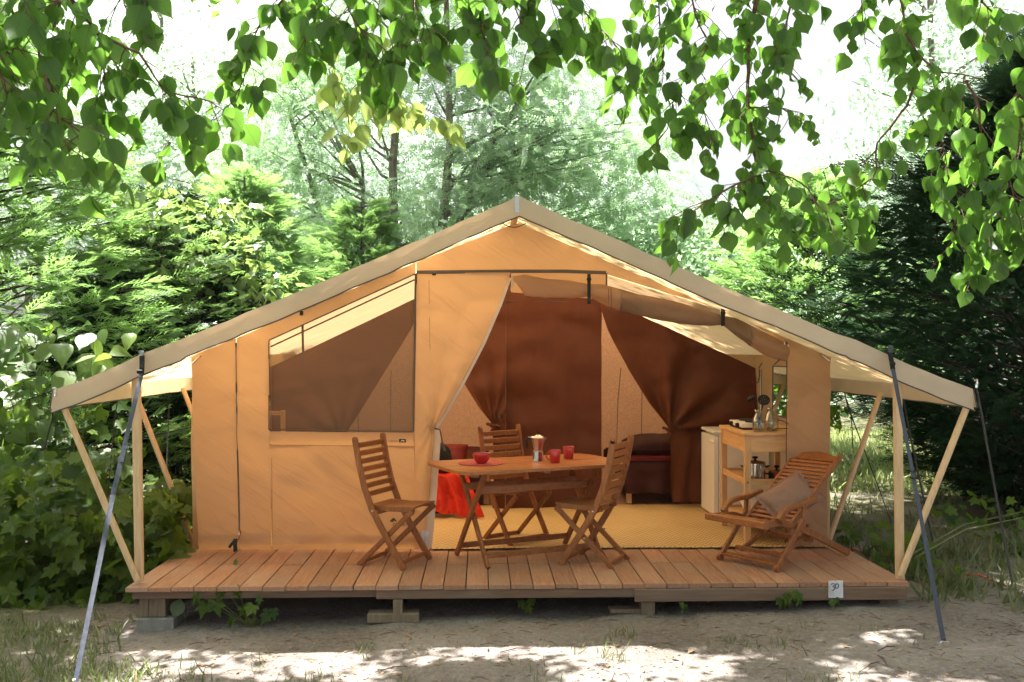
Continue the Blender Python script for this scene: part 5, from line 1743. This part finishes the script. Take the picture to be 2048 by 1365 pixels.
hanging('leafy branch on the long reddish limb right of the middle', [
    ([(1530, -150), (1515, -10), (1497, 80), (1495, 200), (1508, 300), (1513, 352), (1552, 408)], 4.0, 0.3, 0.011),
    ([(1600, -80), (1580, 20), (1560, 90), (1575, 150)], 4.0, 0.1, 0.003),
    ([(1513, 335), (1580, 355), (1612, 372), (1640, 420), (1680, 440)], 4.2, 0.0, 0.003),
    ([(1497, 215), (1560, 215), (1610, 250)], 4.1, 0.0, 0.003),
    ([(1552, 408), (1570, 430), (1610, 450)], 4.3, 0.0, 0.003)], 0.074, 1.35, twl=(0.05, 0.20))
hanging('twisted branch with paler leaves hanging near the right edge', [
    ([(1790, -150), (1802, 0), (1812, 70), (1836, 112), (1830, 160)], 3.9, 0.1, 0.007),
    ([(1836, 112), (1880, 145), (1930, 150), (1965, 160)], 4.0, 0.0, 0.004),
    ([(1830, 160), (1815, 210), (1752, 290), (1752, 352), (1690, 395), (1650, 410)], 4.0, 0.3, 0.005),
    ([(1720, -80), (1725, 30), (1730, 90)], 4.0, 0.1, 0.002),
    ([(1752, 300), (1720, 330), (1660, 330), (1640, 350)], 4.3, 0.1, 0.002)], 0.080, 1.15, twl=(0.05, 0.18))
hanging('bright leafy branch filling the right edge of the picture', [
    ([(1920, -120), (1962, 0), (2010, 50), (2060, 100)], 4.0, 0.1, 0.005),
    ([(1930, 160), (1955, 200), (1962, 260), (1958, 330), (1985, 420), (1975, 480)], 4.2, 0.1, 0.005),
    ([(1868, 250), (1890, 300), (1895, 350)], 4.3, 0.1, 0.003),
    ([(2070, 120), (2030, 200), (2040, 280), (2020, 360), (2035, 430)], 4.2, 0.0, 0.004),
    ([(2080, 380), (2030, 440), (1990, 500), (1960, 530)], 4.4, 0.0, 0.003),
    ([(1895, 350), (1930, 420), (1905, 480)], 4.4, 0.0, 0.003)], 0.082, 1.3, twl=(0.05, 0.20))

PALE = [me_from('pale_leaf', *heart(b, f, w, c), M['leaf_pale']) for b, f, w, c in ((0.20, 0.2, 0.36, 0), (0.35, 0.1, 0.34, 0.1), (0.10, 0.3, 0.38, -0.1))]
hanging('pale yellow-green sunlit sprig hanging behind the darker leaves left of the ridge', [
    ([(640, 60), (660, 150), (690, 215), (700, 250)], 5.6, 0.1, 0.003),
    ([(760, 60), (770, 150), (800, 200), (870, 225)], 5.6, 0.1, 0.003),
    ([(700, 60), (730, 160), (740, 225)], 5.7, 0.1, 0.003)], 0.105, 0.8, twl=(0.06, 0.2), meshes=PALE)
# the shade tree these branches belong to stands left of the frame and spreads over the clearing
st = thing('shade_tree', (-5.8, 2.6, -0.35), 'tall broadleaf tree whose crown spreads above the view and shades the deck', 'tree')
m = MB(); m.tube([(-5.8, 2.6, -0.4), (-5.7, 2.7, 1.5), (-5.4, 2.9, 3.2), (-4.8, 3.2, 5.0)], [0.24, 0.19, 0.16, 0.12], 12); m.build('trunk', M['bark'], st, True)
for x, y, z in ((-2, 3.5, 5.4), (0, 3.2, 5.3), (3, 3.8, 5.2), (5, 5.5, 5.0), (-1, 6.0, 5.6), (2.5, 6.5, 5.6), (-3, 6.5, 5.4)):
    m = MB(); m.tube([(-5.4, 2.9, 3.4), ((-5.4 + x) / 2, (3 + y) / 2, z - 0.3), (x, y, z)], [0.09, 0.06, 0.02], 7)
    m.build('limb', M['bark'], st, True)
def shade_zone(n, x0, x1, y0, y1, z0, z1, keepf=None):  # unseen leaf clumps, laid out for the shade they cast
    q = [(random.uniform(x0, x1), random.uniform(y0, y1), random.uniform(z0, z1)) for _ in range(n)]
    return [c for c in q if keepf is None or keepf(*c)]
CC = shade_zone(250, -6.5, 7, 2.2, 6.2, 4.3, 5.3, lambda x, y, z: x < 1.0 or random.random() < 0.38)
C1 = len(CC)
CC += shade_zone(620, -6.5, 4.5, 6.1, 7.3, 4.9, 5.1, lambda x, y, z: nz(x * 0.8, y * 2.6, 8) > 0.24 + 0.04 * (y > 6.6) - (0.3 if x > 0.9 else 0) or y > 7.32 + 0.4 * nz(x * 1.1, 4.4))
C2 = len(CC)
CC += shade_zone(75, -6.5, 4.5, 7.45, 8.9, 4.9, 5.5, lambda x, y, z: nz(x * 0.9, y * 0.9, 8) > -0.30)
CC += shade_zone(200, 0.2, 4.6, 8.0, 11.5, 6.2, 6.8)  # added out of view to shade the dirt right of the deck
CC += shade_zone(190, 0.6, 3.9, 9.6, 12.7, 6.6, 7.1)  # more unseen clumps added to shade the grass further right
CC += shade_zone(90, -7.0, -4.0, 7.6, 9.0, 4.8, 5.4)  # unseen clumps added to shade the vine left of the deck
CC = np.array(CC)
cx, cyy, czz = CC[:, 0], CC[:, 1], CC[:, 2]
per = 62
P = np.stack([np.repeat(cx, per), np.repeat(cyy, per), np.repeat(czz, per)], 1) + RNG.normal(0, 1, (len(cx) * per, 3)) * np.array([1, 1, 0.7]) * np.repeat(np.where((np.arange(len(cx)) >= C1) & (np.arange(len(cx)) < C2), 0.11, 0.24), per)[:, None]
D = unit(np.stack([RNG.normal(0, 1, len(P)), RNG.normal(0, 1, len(P)), RNG.normal(-0.6, 0.4, len(P))], 1))
tag(scatter(KT * np.array([1.35, 1, 1]), KF, P, frames(D), RNG.uniform(0.08, 0.12, len(P)), 'crown', M['leaf_crown'], st, None, tuple(P[0])), kind='stuff')

# ------------------------------------------------------------------ conifers
def conifer(label, base, H, prof, nb, ns, size, mat='leaf_conifer', bark='bough', name='cypress_tree', z0=0.15, rise=0.35, jit=0.16, group=None):
    t = thing(name, base, label, 'tree', group)
    bx, by, bz = base
    m = MB(); m.tube([(bx, by, bz - 0.1), (bx + 0.05, by, bz + H * 0.5), (bx, by, bz + H)], [0.03 * H, 0.018 * H, 0.01], 8); m.build('trunk', M['bark'], t, True)
    boughs = MB()
    Ps, Ds, Ss = [], [], []
    zs, rs = [p[0] for p in prof], [p[1] for p in prof]
    for k in range(nb):
        h = z0 + (H - z0) * (k + random.random()) / nb
        h = min(h, H * 0.98)
        R = float(np.interp(h, zs, rs)) * random.uniform(1 - jit * 1.6, 1 + jit)
        q = k * 2.39996 + random.uniform(-.3, .3)
        d = np.array((math.cos(q), math.sin(q), 0.0))
        a = np.array((bx, by, bz + h - rise * R * 0.7))
        b = a + d * R * 0.6 + np.array((0, 0, rise * R * 0.5))
        c = a + d * R + np.array((0, 0, rise * R * 0.75))
        boughs.tube([a, b, c], [0.02, 0.011, 0.003], 4, False)
        tt = RNG.uniform(0.25, 1.0, ns) ** 0.7
        for s_ in tt:
            p = a * (1-s_)**2 + 2 * b * s_ * (1-s_) + c * s_ * s_
            side = np.array((-d[1], d[0], 0)) * random.uniform(-0.9, 0.9)
            dd = d + side + np.array((0, 0, random.uniform(-0.25, 0.55)))
            off = side * 0.22 * R * random.random() * (1.2 - s_)
            Ps.append(p + off + RNG.normal(0, 0.03 * R + 0.02, 3)); Ds.append(dd); Ss.append(size * random.uniform(0.6, 1.25))
    P, D = np.array(Ps), np.array(Ds)
    keep = P[:, 2] > bz + 0.05
    P, D, S = P[keep], D[keep], np.array(Ss)[keep]
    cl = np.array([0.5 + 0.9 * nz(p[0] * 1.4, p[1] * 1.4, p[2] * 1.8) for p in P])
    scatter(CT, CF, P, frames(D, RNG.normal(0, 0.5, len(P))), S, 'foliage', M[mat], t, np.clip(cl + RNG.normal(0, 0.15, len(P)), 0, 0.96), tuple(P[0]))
    tag(boughs.build('boughs', M[bark], t), kind='stuff')
    N = 9000 if 'dark' in mat else 3500
    hh = RNG.uniform(max(0.05, z0 - 0.3), H * 0.93, N); q = RNG.uniform(0, 2 * PI, N)
    rr = np.interp(hh, zs, rs) * 0.80 * np.sqrt(RNG.random(N))
    P = np.stack([bx + rr * np.cos(q), by + rr * np.sin(q), bz + hh], 1)
    D = unit(np.stack([np.cos(q), np.sin(q), RNG.normal(0.1, 0.4, N)], 1) + RNG.normal(0, 0.3, (N, 3)))
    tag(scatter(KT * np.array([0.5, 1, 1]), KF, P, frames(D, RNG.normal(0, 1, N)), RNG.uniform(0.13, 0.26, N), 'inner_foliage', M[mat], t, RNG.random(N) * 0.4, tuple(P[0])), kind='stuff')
    return t
prL = [(0, 2.3), (1.2, 3.0), (2.2, 3.0), (2.9, 2.3), (4.2, 1.2), (5.8, 0.1)]
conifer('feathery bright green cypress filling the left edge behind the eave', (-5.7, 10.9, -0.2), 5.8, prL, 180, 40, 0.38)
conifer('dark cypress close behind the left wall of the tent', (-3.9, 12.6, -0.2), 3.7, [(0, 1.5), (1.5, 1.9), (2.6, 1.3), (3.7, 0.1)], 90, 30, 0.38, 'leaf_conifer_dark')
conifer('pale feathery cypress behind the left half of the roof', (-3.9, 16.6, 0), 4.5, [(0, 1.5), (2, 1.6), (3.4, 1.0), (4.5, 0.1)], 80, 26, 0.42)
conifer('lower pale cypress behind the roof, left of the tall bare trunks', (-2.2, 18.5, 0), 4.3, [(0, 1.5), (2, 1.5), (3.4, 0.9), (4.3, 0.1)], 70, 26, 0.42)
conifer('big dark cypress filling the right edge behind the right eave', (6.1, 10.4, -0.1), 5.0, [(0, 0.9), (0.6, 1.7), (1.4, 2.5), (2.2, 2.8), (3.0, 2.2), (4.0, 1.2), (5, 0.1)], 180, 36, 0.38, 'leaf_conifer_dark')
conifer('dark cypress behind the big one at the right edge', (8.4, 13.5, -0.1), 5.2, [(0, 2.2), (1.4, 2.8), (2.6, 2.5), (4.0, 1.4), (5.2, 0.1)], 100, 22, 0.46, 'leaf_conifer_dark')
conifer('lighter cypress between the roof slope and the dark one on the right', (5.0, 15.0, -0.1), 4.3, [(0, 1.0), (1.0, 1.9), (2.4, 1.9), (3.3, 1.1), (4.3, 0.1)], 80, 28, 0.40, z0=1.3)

# ------------------------------------------------------------------ leafy trees
def leafy(label, base, H, trunks, crown, n, size, mat, T=(PT, PF), cluster=0.5, name='robinia_tree', droop=-0.3, group=None, lean=None, nlimb=18, rt=0.11):
    """crown: list of ellipsoids (cx, cy, cz, rx, ry, rz) relative to base"""
    t = thing(name, base, label, 'tree', group)
    B = np.array(base)
    for tr in trunks:
        m = MB(); k = len(tr); m.tube([tuple(B + np.array(p)) for p in tr], [rt * (1 - 0.6 * i / (k-1)) for i in range(k)], 9); m.build('trunk', M['bark'], t, True)
    centres = []
    vol = np.array([c[3] * c[4] * c[5] for c in crown]); vol = vol / vol.sum()
    nc = max(6, int(n / 55))
    limbs = MB()
    for k in range(nc):
        c = crown[int(RNG.choice(len(crown), p=vol))]
        v = RNG.normal(0, 1, 3); v /= np.linalg.norm(v); v *= RNG.random() ** 0.4
        p = B + np.array(c[:3]) + v * np.array(c[3:])
        centres.append(p)
        if k < nlimb * 3:
            tr = trunks[k % len(trunks)]
            zt = min(tr[-1][2], max(tr[0][2] + 0.4 * tr[-1][2], (p - B)[2] - 0.8))
            zs = [q[2] for q in tr]
            a = B + np.array((np.interp(zt, zs, [q[0] for q in tr]), np.interp(zt, zs, [q[1] for q in tr]), zt))
            mid = (a + p) / 2 + np.array((0, 0, 0.12)) + RNG.normal(0, 0.12, 3)
            one = limbs if name in ('far_tree', 'sapling') else MB()
            one.tube([a, a * .7 + mid * .3 + RNG.normal(0, .04, 3), mid, p], [rt * 0.32, rt * 0.24, rt * 0.16, 0.006], 5, False)
            if one is not limbs: one.build('limb', M['bark'], t)
    centres = np.array(centres)
    idx = RNG.integers(0, nc, n)
    P = centres[idx] + RNG.normal(0, 1, (n, 3)) * np.array([cluster, cluster, cluster * 0.42])
    D = unit(P - centres[idx] + RNG.normal(0, 0.35, (n, 3)) + np.array([0, 0, droop]))
    tint = np.clip(RNG.random(nc)[idx] * 0.6 + RNG.random(n) * 0.45, 0, 1)
    scatter(T[0], T[1], P, frames(D, RNG.normal(0, 0.6, n)), RNG.uniform(0.7, 1.25, n) * size, 'crown', M[mat], t, tint, tuple(P[0]))
    if limbs.v: tag(limbs.build('limbs', M['bark'], t), kind='stuff')
    return t
leafy('tall robinia with a straight grey trunk left of the ridge', (-1.75, 20.0, 0), 11, [[(0, 0, 0), (0.05, 0, 3), (0, 0, 5.2), (0.25, 0.1, 8.5), (0.1, 0, 11)]],
      [(-1.4, 0, 3.9, 1.6, 1.5, 0.9), (-0.9, -0.3, 6.0, 1.2, 1.2, 0.6), (0.2, 0, 9.5, 2.6, 2, 1.5)], 4200, 0.30, 'leaf_robinia', nlimb=16, rt=0.12)
leafy('two-stemmed robinia with dark bark just left of the ridge', (-0.75, 19.0, 0), 10, [[(0, 0, 0), (0, 0, 3.5), (0.18, 0, 5.5), (0.1, 0, 8.5)], [(0.3, 0.2, 0), (0.15, 0, 3.2), (0.65, 0, 5.0), (1.6, 0, 6.4)]],
      [(2.3, 0, 5.3, 2.4, 1.6, 1.1), (3.4, 0, 3.9, 1.8, 1.4, 0.7), (1.0, 0.3, 6.8, 1.7, 1.5, 0.7), (0.3, 0, 4.2, 1.1, 1.1, 0.6)], 6200, 0.30, 'leaf_robinia', nlimb=20, rt=0.12)
leafy('slender robinia with a thin dark trunk right behind the ridge', (0.15, 21.5, 0), 8, [[(0, 0, 0), (0, 0, 3), (0.1, 0, 5.5)]],
      [(0.8, 0, 3.6, 2.2, 1.5, 0.9), (2.6, 0, 2.9, 1.9, 1.4, 0.8)], 3200, 0.30, 'leaf_robinia', nlimb=10, rt=0.06)
leafy('robinia with a forked leaning trunk behind the left roof slope', (-3.4, 21.0, 0), 9, [[(0.6, 0, 0), (0.5, 0, 2.5), (0, 0, 4.6), (-0.6, 0, 6.5)], [(0.8, 0, 0), (0.9, 0, 3.4), (0.95, 0, 5)]],
      [(0.2, 0, 3.4, 1.8, 1.4, 0.8), (-1.0, 0, 5.2, 1.6, 1.4, 0.9), (-0.3, 0, 7.4, 1.7, 1.4, 0.8)], 3600, 0.30, 'leaf_robinia', nlimb=14, rt=0.10)
BT = (KT * np.array([1.1, 1, 1]), KF)
leafy('low bushy broadleaf tree behind the right roof slope', (4.3, 18.0, 0), 5, [[(0, 0, 0), (0.1, 0, 2.0), (0, 0, 3.6)]],
      [(0, 0, 2.9, 1.9, 1.5, 1.3), (-1.2, 0, 2.4, 1.3, 1.2, 1.0)], 9000, 0.12, 'leaf_robinia', BT, 0.34, 'broadleaf_tree', nlimb=10)
leafy('sunlit yellow-green sapling behind the left roof slope', (-3.65, 12.2, -0.1), 4, [[(0, 0, 0), (0.1, 0, 1.8), (0.1, 0, 3.4)]],
      [(0.0, -0.2, 2.95, 0.62, 0.5, 0.75), (0.55, -0.2, 2.55, 0.55, 0.5, 0.45), (-0.45, -0.1, 3.3, 0.5, 0.4, 0.4)], 1500, 0.145, 'leaf_yellow', (LT[:, :] * np.array([0.75, 1, 1]), LF), 0.26, 'sapling', nlimb=10, rt=0.03)
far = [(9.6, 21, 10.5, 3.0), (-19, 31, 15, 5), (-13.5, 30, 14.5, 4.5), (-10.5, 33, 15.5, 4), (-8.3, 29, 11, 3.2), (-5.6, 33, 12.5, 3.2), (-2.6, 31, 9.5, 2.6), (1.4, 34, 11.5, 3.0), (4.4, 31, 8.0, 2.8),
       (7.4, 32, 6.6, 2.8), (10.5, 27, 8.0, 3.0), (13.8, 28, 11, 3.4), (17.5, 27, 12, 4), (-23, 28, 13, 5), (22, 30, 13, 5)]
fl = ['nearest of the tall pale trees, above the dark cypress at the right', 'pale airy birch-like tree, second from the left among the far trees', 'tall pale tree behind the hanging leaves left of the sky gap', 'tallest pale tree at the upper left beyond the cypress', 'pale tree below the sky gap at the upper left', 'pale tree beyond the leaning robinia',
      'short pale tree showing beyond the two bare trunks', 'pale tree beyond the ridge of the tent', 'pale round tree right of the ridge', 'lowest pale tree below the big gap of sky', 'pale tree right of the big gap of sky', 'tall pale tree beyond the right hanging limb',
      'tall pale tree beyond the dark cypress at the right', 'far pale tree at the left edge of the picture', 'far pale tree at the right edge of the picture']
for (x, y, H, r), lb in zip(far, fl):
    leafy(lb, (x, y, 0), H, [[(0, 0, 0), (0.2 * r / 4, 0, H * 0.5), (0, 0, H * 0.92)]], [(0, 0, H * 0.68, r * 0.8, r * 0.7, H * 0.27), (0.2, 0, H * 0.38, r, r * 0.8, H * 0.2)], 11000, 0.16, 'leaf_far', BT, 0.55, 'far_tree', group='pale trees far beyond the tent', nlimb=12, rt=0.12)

# undergrowth strip beyond the grass
N = 19000
x = RNG.uniform(-22, 24, N); y = RNG.uniform(20, 27, N) + 0.05 * np.abs(x)
hgt = np.array([1.6 + 1.3 * nz(a * 0.35, 3, 1) + 0.8 * nz(a * 1.1, b * 0.5, 6) for a, b in zip(x, y)])
P = np.stack([x, y, RNG.random(N) ** 0.8 * np.maximum(0.5, hgt)], 1)
D = unit(np.stack([RNG.normal(0, 1, N), RNG.normal(-0.5, 0.7, N), RNG.normal(0.2, 0.6, N)], 1))
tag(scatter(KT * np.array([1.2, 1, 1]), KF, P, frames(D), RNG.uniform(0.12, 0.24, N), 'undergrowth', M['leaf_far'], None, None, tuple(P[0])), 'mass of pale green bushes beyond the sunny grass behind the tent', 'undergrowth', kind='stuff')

# ------------------------------------------------------------------ near shrubs with large leaves
VINE = [me_from('vine_leaf', LT * np.array([sx, 1, sz]), LF, M['leaf_vine'], False) for sx, sz in ((1, 1), (0.9, 1.8), (1.05, 0.4), (0.8, -1))]
M['leaf_catalpa'] = leafmat('sunlit_big_leaf', (0.05, 0.10, 0.02), (0.11, 0.17, 0.035), (0.28, 0.45, 0.06), 0.42, 0.045, attr=False, rough=0.45)
CATA = [me_from('big_leaf', *heart(b, f, w, c), M['leaf_catalpa']) for b, f, w, c in ((0.3, 0.2, 0.42, 0), (0.5, 0.15, 0.40, 0.1), (0.15, 0.3, 0.42, -0.1))]

def shrub(name, label, centre, boxes, n, size, meshes, smat, T, cap=280, cat='shrub', up=0.35, stems=14, front=True):
    """boxes: (x0,x1,y0,y1,z0,z1,weight) volumes filled with leaves; nearest leaves are objects, the rest one mass"""
    root = thing(name, centre, label, cat)
    w = np.array([b[6] for b in boxes], float); w /= w.sum()
    P = []
    for _ in range(n):
        b = boxes[int(RNG.choice(len(boxes), p=w))]
        P.append([RNG.uniform(b[0], b[1]), RNG.uniform(b[2], b[3]), RNG.uniform(b[4], b[5])])
    P = np.array(P)
    cl = np.array([nz(p[0] * 3, p[1] * 3, p[2] * 3) for p in P])
    P = P[cl > -0.22]
    P = P[np.argsort(P[:, 1])]
    n = len(P)
    D = unit(np.stack([RNG.normal(0, 0.7, n), RNG.normal(-0.6, 0.4, n), RNG.normal(-0.45, 0.45, n)], 1))
    Nn = unit(np.stack([RNG.normal(0, 0.35, n), RNG.normal(-0.5, 0.3, n), RNG.uniform(0.3, 1.1, n)], 1))
    S = RNG.uniform(0.6, 1.25, n) * size
    for k in range(min(cap, n)):
        put_leaf(random.choice(meshes), root, P[k], D[k], Nn[k], float(S[k]))
    if n > cap:
        Rn = frames(D[cap:], None, Nn[cap:])
        tag(scatter(T[0], T[1], P[cap:], Rn, S[cap:], 'leaves', M[smat], root, None, tuple(P[cap])), kind='stuff')
    m = MB()
    for k in range(stems):
        q = P[random.randrange(n)]
        c = Vector(centre) + Vector((random.uniform(-.3, .3), random.uniform(-.1, .3), 0))
        m.tube([c, c.lerp(Vector(q), 0.5) + Vector((0, 0, 0.12)), q], [0.010, 0.007, 0.002], 5, False)
    tag(m.build('stems', M['stem'], root), kind='stuff')
    return root
shrub('vine_shrub', 'shaded mass of lobed vine leaves left of the deck', (-3.3, 7.9, -0.33),
      [(-4.6, -2.85, 7.2, 8.3, -0.3, 0.75, 3.2), (-3.1, -2.25, 7.3, 8.5, -0.28, 0.48, 2.0), (-5.4, -3.2, 8.2, 9.6, 0.0, 1.1, 1.5)], 2300, 0.15, VINE, 'leaf_vine_s', (LT, LF))
shrub('big_leaf_sapling', 'sapling with large sunlit leaves above the left eave corner', (-3.9, 8.8, -0.33),
      [(-4.9, -4.15, 8.1, 8.9, 0.75, 1.75, 1.3), (-4.3, -3.0, 8.3, 9.1, 1.25, 1.75, 1.1), (-4.4, -3.6, 8.1, 8.8, 0.6, 1.3, 0.5)], 170, 0.21, CATA, 'leaf_vine_s', (HT, HF), stems=10)
shrub('climbing_vine', 'backlit lobed leaves hanging between the right slanting poles', (3.9, 12.6, 0),
      [(3.1, 4.7, 12.2, 13.2, 0.55, 1.75, 1)], 700, 0.14, VINE, 'leaf_vine_s', (LT, LF), cap=150)
shrub('low_vine', 'low leafy vine on the dirt beside the right deck corner', (3.2, 7.4, -0.18),
      [(2.95, 3.5, 7.0, 8.3, -0.14, 0.14, 1), (4.0, 5.2, 7.8, 9.0, -0.1, 0.3, 0.8)], 170, 0.11, VINE, 'leaf_vine_s', (LT, LF), cap=110, stems=6)
# ivy in front of the dark gap under the deck
def small_plant(label, pts, size, meshes, Y, name='ivy_plant', foot=None):
    root = thing(name, at(*(foot or pts[0]), Y), label, 'plant')
    m = MB()
    c = at(*(foot or pts[0]), Y)
    for x, y, *r in pts:
        p = at(x, y, Y + random.uniform(-0.08, 0.05))
        s = size * (r[0] if r else 1)
        d = Vector((random.uniform(-.6, .6), -0.4, random.uniform(-0.9, -0.3)))
        put_leaf(random.choice(meshes), root, p + Vector((0, 0, s * 0.4)), d, (random.uniform(-.3, .3), -0.9, 0.7), s)
        m.tube([c, c.lerp(p, 0.6) + Vector((0, 0, 0.03)), p + Vector((0, 0, s * 0.4))], 0.0022, 4, False)
    m.build('stems', M['stem'], root)
IVY = [me_from('ivy_leaf', LT * np.array([sx, 1, sz]), LF, M['leaf_vine'], False) for sx, sz in ((1, 1), (0.9, 1.8))]
small_plant('single round leaf under the left end of the deck beam', [(362, 1215, 1.25)], 0.11, CATA, 6.62, foot=(372, 1245))
small_plant('ivy with three-lobed leaves growing out under the left end of the deck', [(432, 1212, 1.2), (415, 1222), (448, 1188, .8), (472, 1187, .8), (486, 1224, .8), (508, 1222, .8), (540, 1235, .9), (546, 1228, .7), (503, 1250, .9), (520, 1200, .5), (468, 1245, .6), (398, 1200, .7)], 0.115, IVY, 6.56, foot=(505, 1256))
small_plant('small green weed under the deck edge beside the number plate', [(1555, 1205), (1568, 1197), (1578, 1202), (1590, 1199), (1562, 1210), (1585, 1190), (1598, 1204)], 0.07, IVY, 6.5, 'weed', (1578, 1215))
small_plant('tiny weed below the number plate', [(1662, 1205), (1670, 1203), (1666, 1210)], 0.045, IVY, 6.45, 'weed', (1668, 1222))
small_plant('tiny weed left of the right-hand deck post', [(1362, 1212), (1370, 1216)], 0.05, IVY, 6.5, 'weed', (1364, 1230))
small_plant('sprig in the shade under the middle of the deck', [(1040, 1210), (1058, 1213), (1065, 1205), (1052, 1222)], 0.07, IVY, 6.7, 'weed', (1055, 1235))
p = on_z(470, 1130, 0.004)
o = put_leaf(me_from('fallen_leaf', LT * np.array([0.8, 1, 1.2]), LF, M['leaf_catalpa'], False), None, p, (0.2, 0.3, 0.9), (0.3, -0.9, 0.2), 0.05, 'fallen_leaf')
tag(o, 'small green leaf standing on the deck boards', 'leaf')

# ------------------------------------------------------------------ grass, weeds, litter
BLT = np.array([(-.05, 0, 0), (.05, 0, 0), (.04, .35, .02), (-.04, .35, .02), (.025, .7, .10), (-.025, .7, .10), (.003, 1, .26), (-.003, 1, .26)])
BLF = np.array([(0, 1, 2, 3), (3, 2, 4, 5), (5, 4, 6, 7)])
def grass(label, n, area, hlo, hhi, dens, name='grass', zf=gzn, per=14, spread=0.05, wmul=1.0, mat='grass'):
    x0, x1, y0, y1 = area
    C = []
    tries = 0
    while len(C) < n and tries < n * 30:
        tries += 1
        x, y = random.uniform(x0, x1), random.uniform(y0, y1)
        if random.random() < dens(x, y): C.append((x, y, zf(x, y)))
    C = np.array(C)
    P = np.repeat(C, per, 0) + RNG.normal(0, 1, (len(C) * per, 3)) * np.array([spread, spread, 0])
    D = unit(np.stack([RNG.normal(0, 0.45, len(P)), RNG.normal(0, 0.45, len(P)), np.full(len(P), 1.0)], 1))
    return tag(scatter(BLT * np.array([wmul, 1, 1]), BLF, P, frames(D, RNG.uniform(0, 6.28, len(P)), unit(RNG.normal(0, 1, (len(P), 3)) * np.array([1, 1, 0.1]))), RNG.uniform(hlo, hhi, len(P)), name, M[mat], None, None, tuple(P[0])), label, 'grass', kind='stuff')
grass('tufts of dry and green grass at the lower left', 230, (-3.6, -1.3, 5.0, 7.0), 0.04, 0.12,
      lambda x, y: max(0, min(1, (-1.55 - x + (5.8 - y) * 0.4) / 0.9)) * (0.25 + 0.9 * (nz(x * 2.2, y * 2.2, 3) > -0.05)))
grass('sparse grass tufts in the trodden dirt in front of the deck', 70, (-1.6, 2.6, 5.0, 6.1), 0.03, 0.08, lambda x, y: 1.0 if nz(x * 2, y * 2, 9) > 0.18 else 0.03, per=9)
grass('long grass beside the right deck corner', 120, (2.85, 4.8, 5.9, 8.2), 0.06, 0.22,
      lambda x, y: max(0, min(1, (x - 2.75 - max(0, 6.3 - y) * 1.0) / 0.7)) * (0.2 + 0.8 * (nz(x * 1.8, y * 1.8, 5) > -0.1)))
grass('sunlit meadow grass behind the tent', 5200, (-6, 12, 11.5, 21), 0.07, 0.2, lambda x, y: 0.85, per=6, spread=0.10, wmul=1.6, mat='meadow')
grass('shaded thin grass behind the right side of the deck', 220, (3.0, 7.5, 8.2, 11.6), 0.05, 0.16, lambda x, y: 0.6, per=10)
# twigs and dry leaves on the dirt
m = MB()
for k in range(700):
    x, y = random.uniform(-2.6, 3.8), random.uniform(5.0, 6.9)
    L, q = random.choice((0.02, 0.03, 0.04, 0.06, 0.10)), random.uniform(0, PI)
    z = gzn(x, y) + 0.004
    dx, dy = math.cos(q) * L / 2, math.sin(q) * L / 2
    m.tube([(x - dx, y - dy, z), (x, y + 0.01 * L / 0.1, z + 0.003), (x + dx, y + dy, z)], [0.0016, 0.002, 0.001], 4, False)
for a, b in (((750, 1333), (815, 1325)), ((1000, 1305), (1060, 1300)), ((1520, 1230), (1570, 1205)), ((1755, 1330), (1775, 1350)), ((1760, 1342), (1720, 1358)), ((1755, 1323), (1790, 1310))):
    p, q = on_z(*a, -0.23), on_z(*b, -0.23); p.z = gzn(p.x, p.y) + 0.008; q.z = gzn(q.x, q.y) + 0.008
    m.tube([p, p.lerp(q, .5) + Vector((0.01, 0.02, 0.008)), q], [0.003, 0.004, 0.002], 5, False)
tag(m.build('twig_litter', M['twig']), 'small dry twigs scattered on the dirt', 'litter', kind='stuff')
N = 3800
x, y = RNG.uniform(-2.8, 4.5, N), RNG.uniform(5.0, 7.6, N)
z = np.array([gzn(a, b) for a, b in zip(x, y)]) + 0.006
P = np.stack([x, y, z], 1)
D = unit(np.stack([RNG.normal(0, 1, N), RNG.normal(0, 1, N), RNG.normal(0.1, 0.25, N)], 1))
tag(scatter(KT, KF, P, frames(D), RNG.uniform(0.010, 0.032, N) * (1 + (RNG.random(N) > 0.95)), 'leaf_litter', M['litter'], None, None, tuple(P[0])), 'brown leaf crumbs scattered over the dirt', 'litter', kind='stuff')
# pebbles
oc = np.array([(1, 0, 0), (0, 1, 0), (-1, 0, 0), (0, -1, 0), (0, 0, .7), (0, 0, -.7)], float)
of = np.array([(0, 1, 4), (1, 2, 4), (2, 3, 4), (3, 0, 4), (1, 0, 5), (2, 1, 5), (3, 2, 5), (0, 3, 5)])
N = 700
x, y = RNG.uniform(-2.6, 3.6, N), RNG.uniform(5.0, 7.2, N)
P = np.stack([x, y, np.array([gzn(a, b) for a, b in zip(x, y)]) + 0.001], 1)
tag(scatter(oc, of, P, frames(unit(RNG.normal(0, 1, (N, 3)))), RNG.uniform(0.002, 0.008, N), 'pebbles', M['concrete'], None, None, tuple(P[0])), 'tiny grey pebbles in the dirt', 'pebbles', kind='stuff')

# ------------------------------------------------------------------ thin volume added to veil and whiten the far background
def haze(density):
    m, n, l = new_mat('veil_air')
    out = n.new('ShaderNodeOutputMaterial')
    v = n.new('ShaderNodeVolumePrincipled')
    v.inputs['Color'].default_value = (0.93, 0.97, 1.0, 1)
    v.inputs['Density'].default_value = density
    v.inputs['Anisotropy'].default_value = 0.3
    l.new(v.outputs[0], out.inputs['Volume'])
    b = MB(); b.box((0, 20, 8), (460, 460, 19.0))
    o = b.build('haze', m)
    tag(o, kind='stuff')
haze(0.00025)
cy.volume_bounces = 1
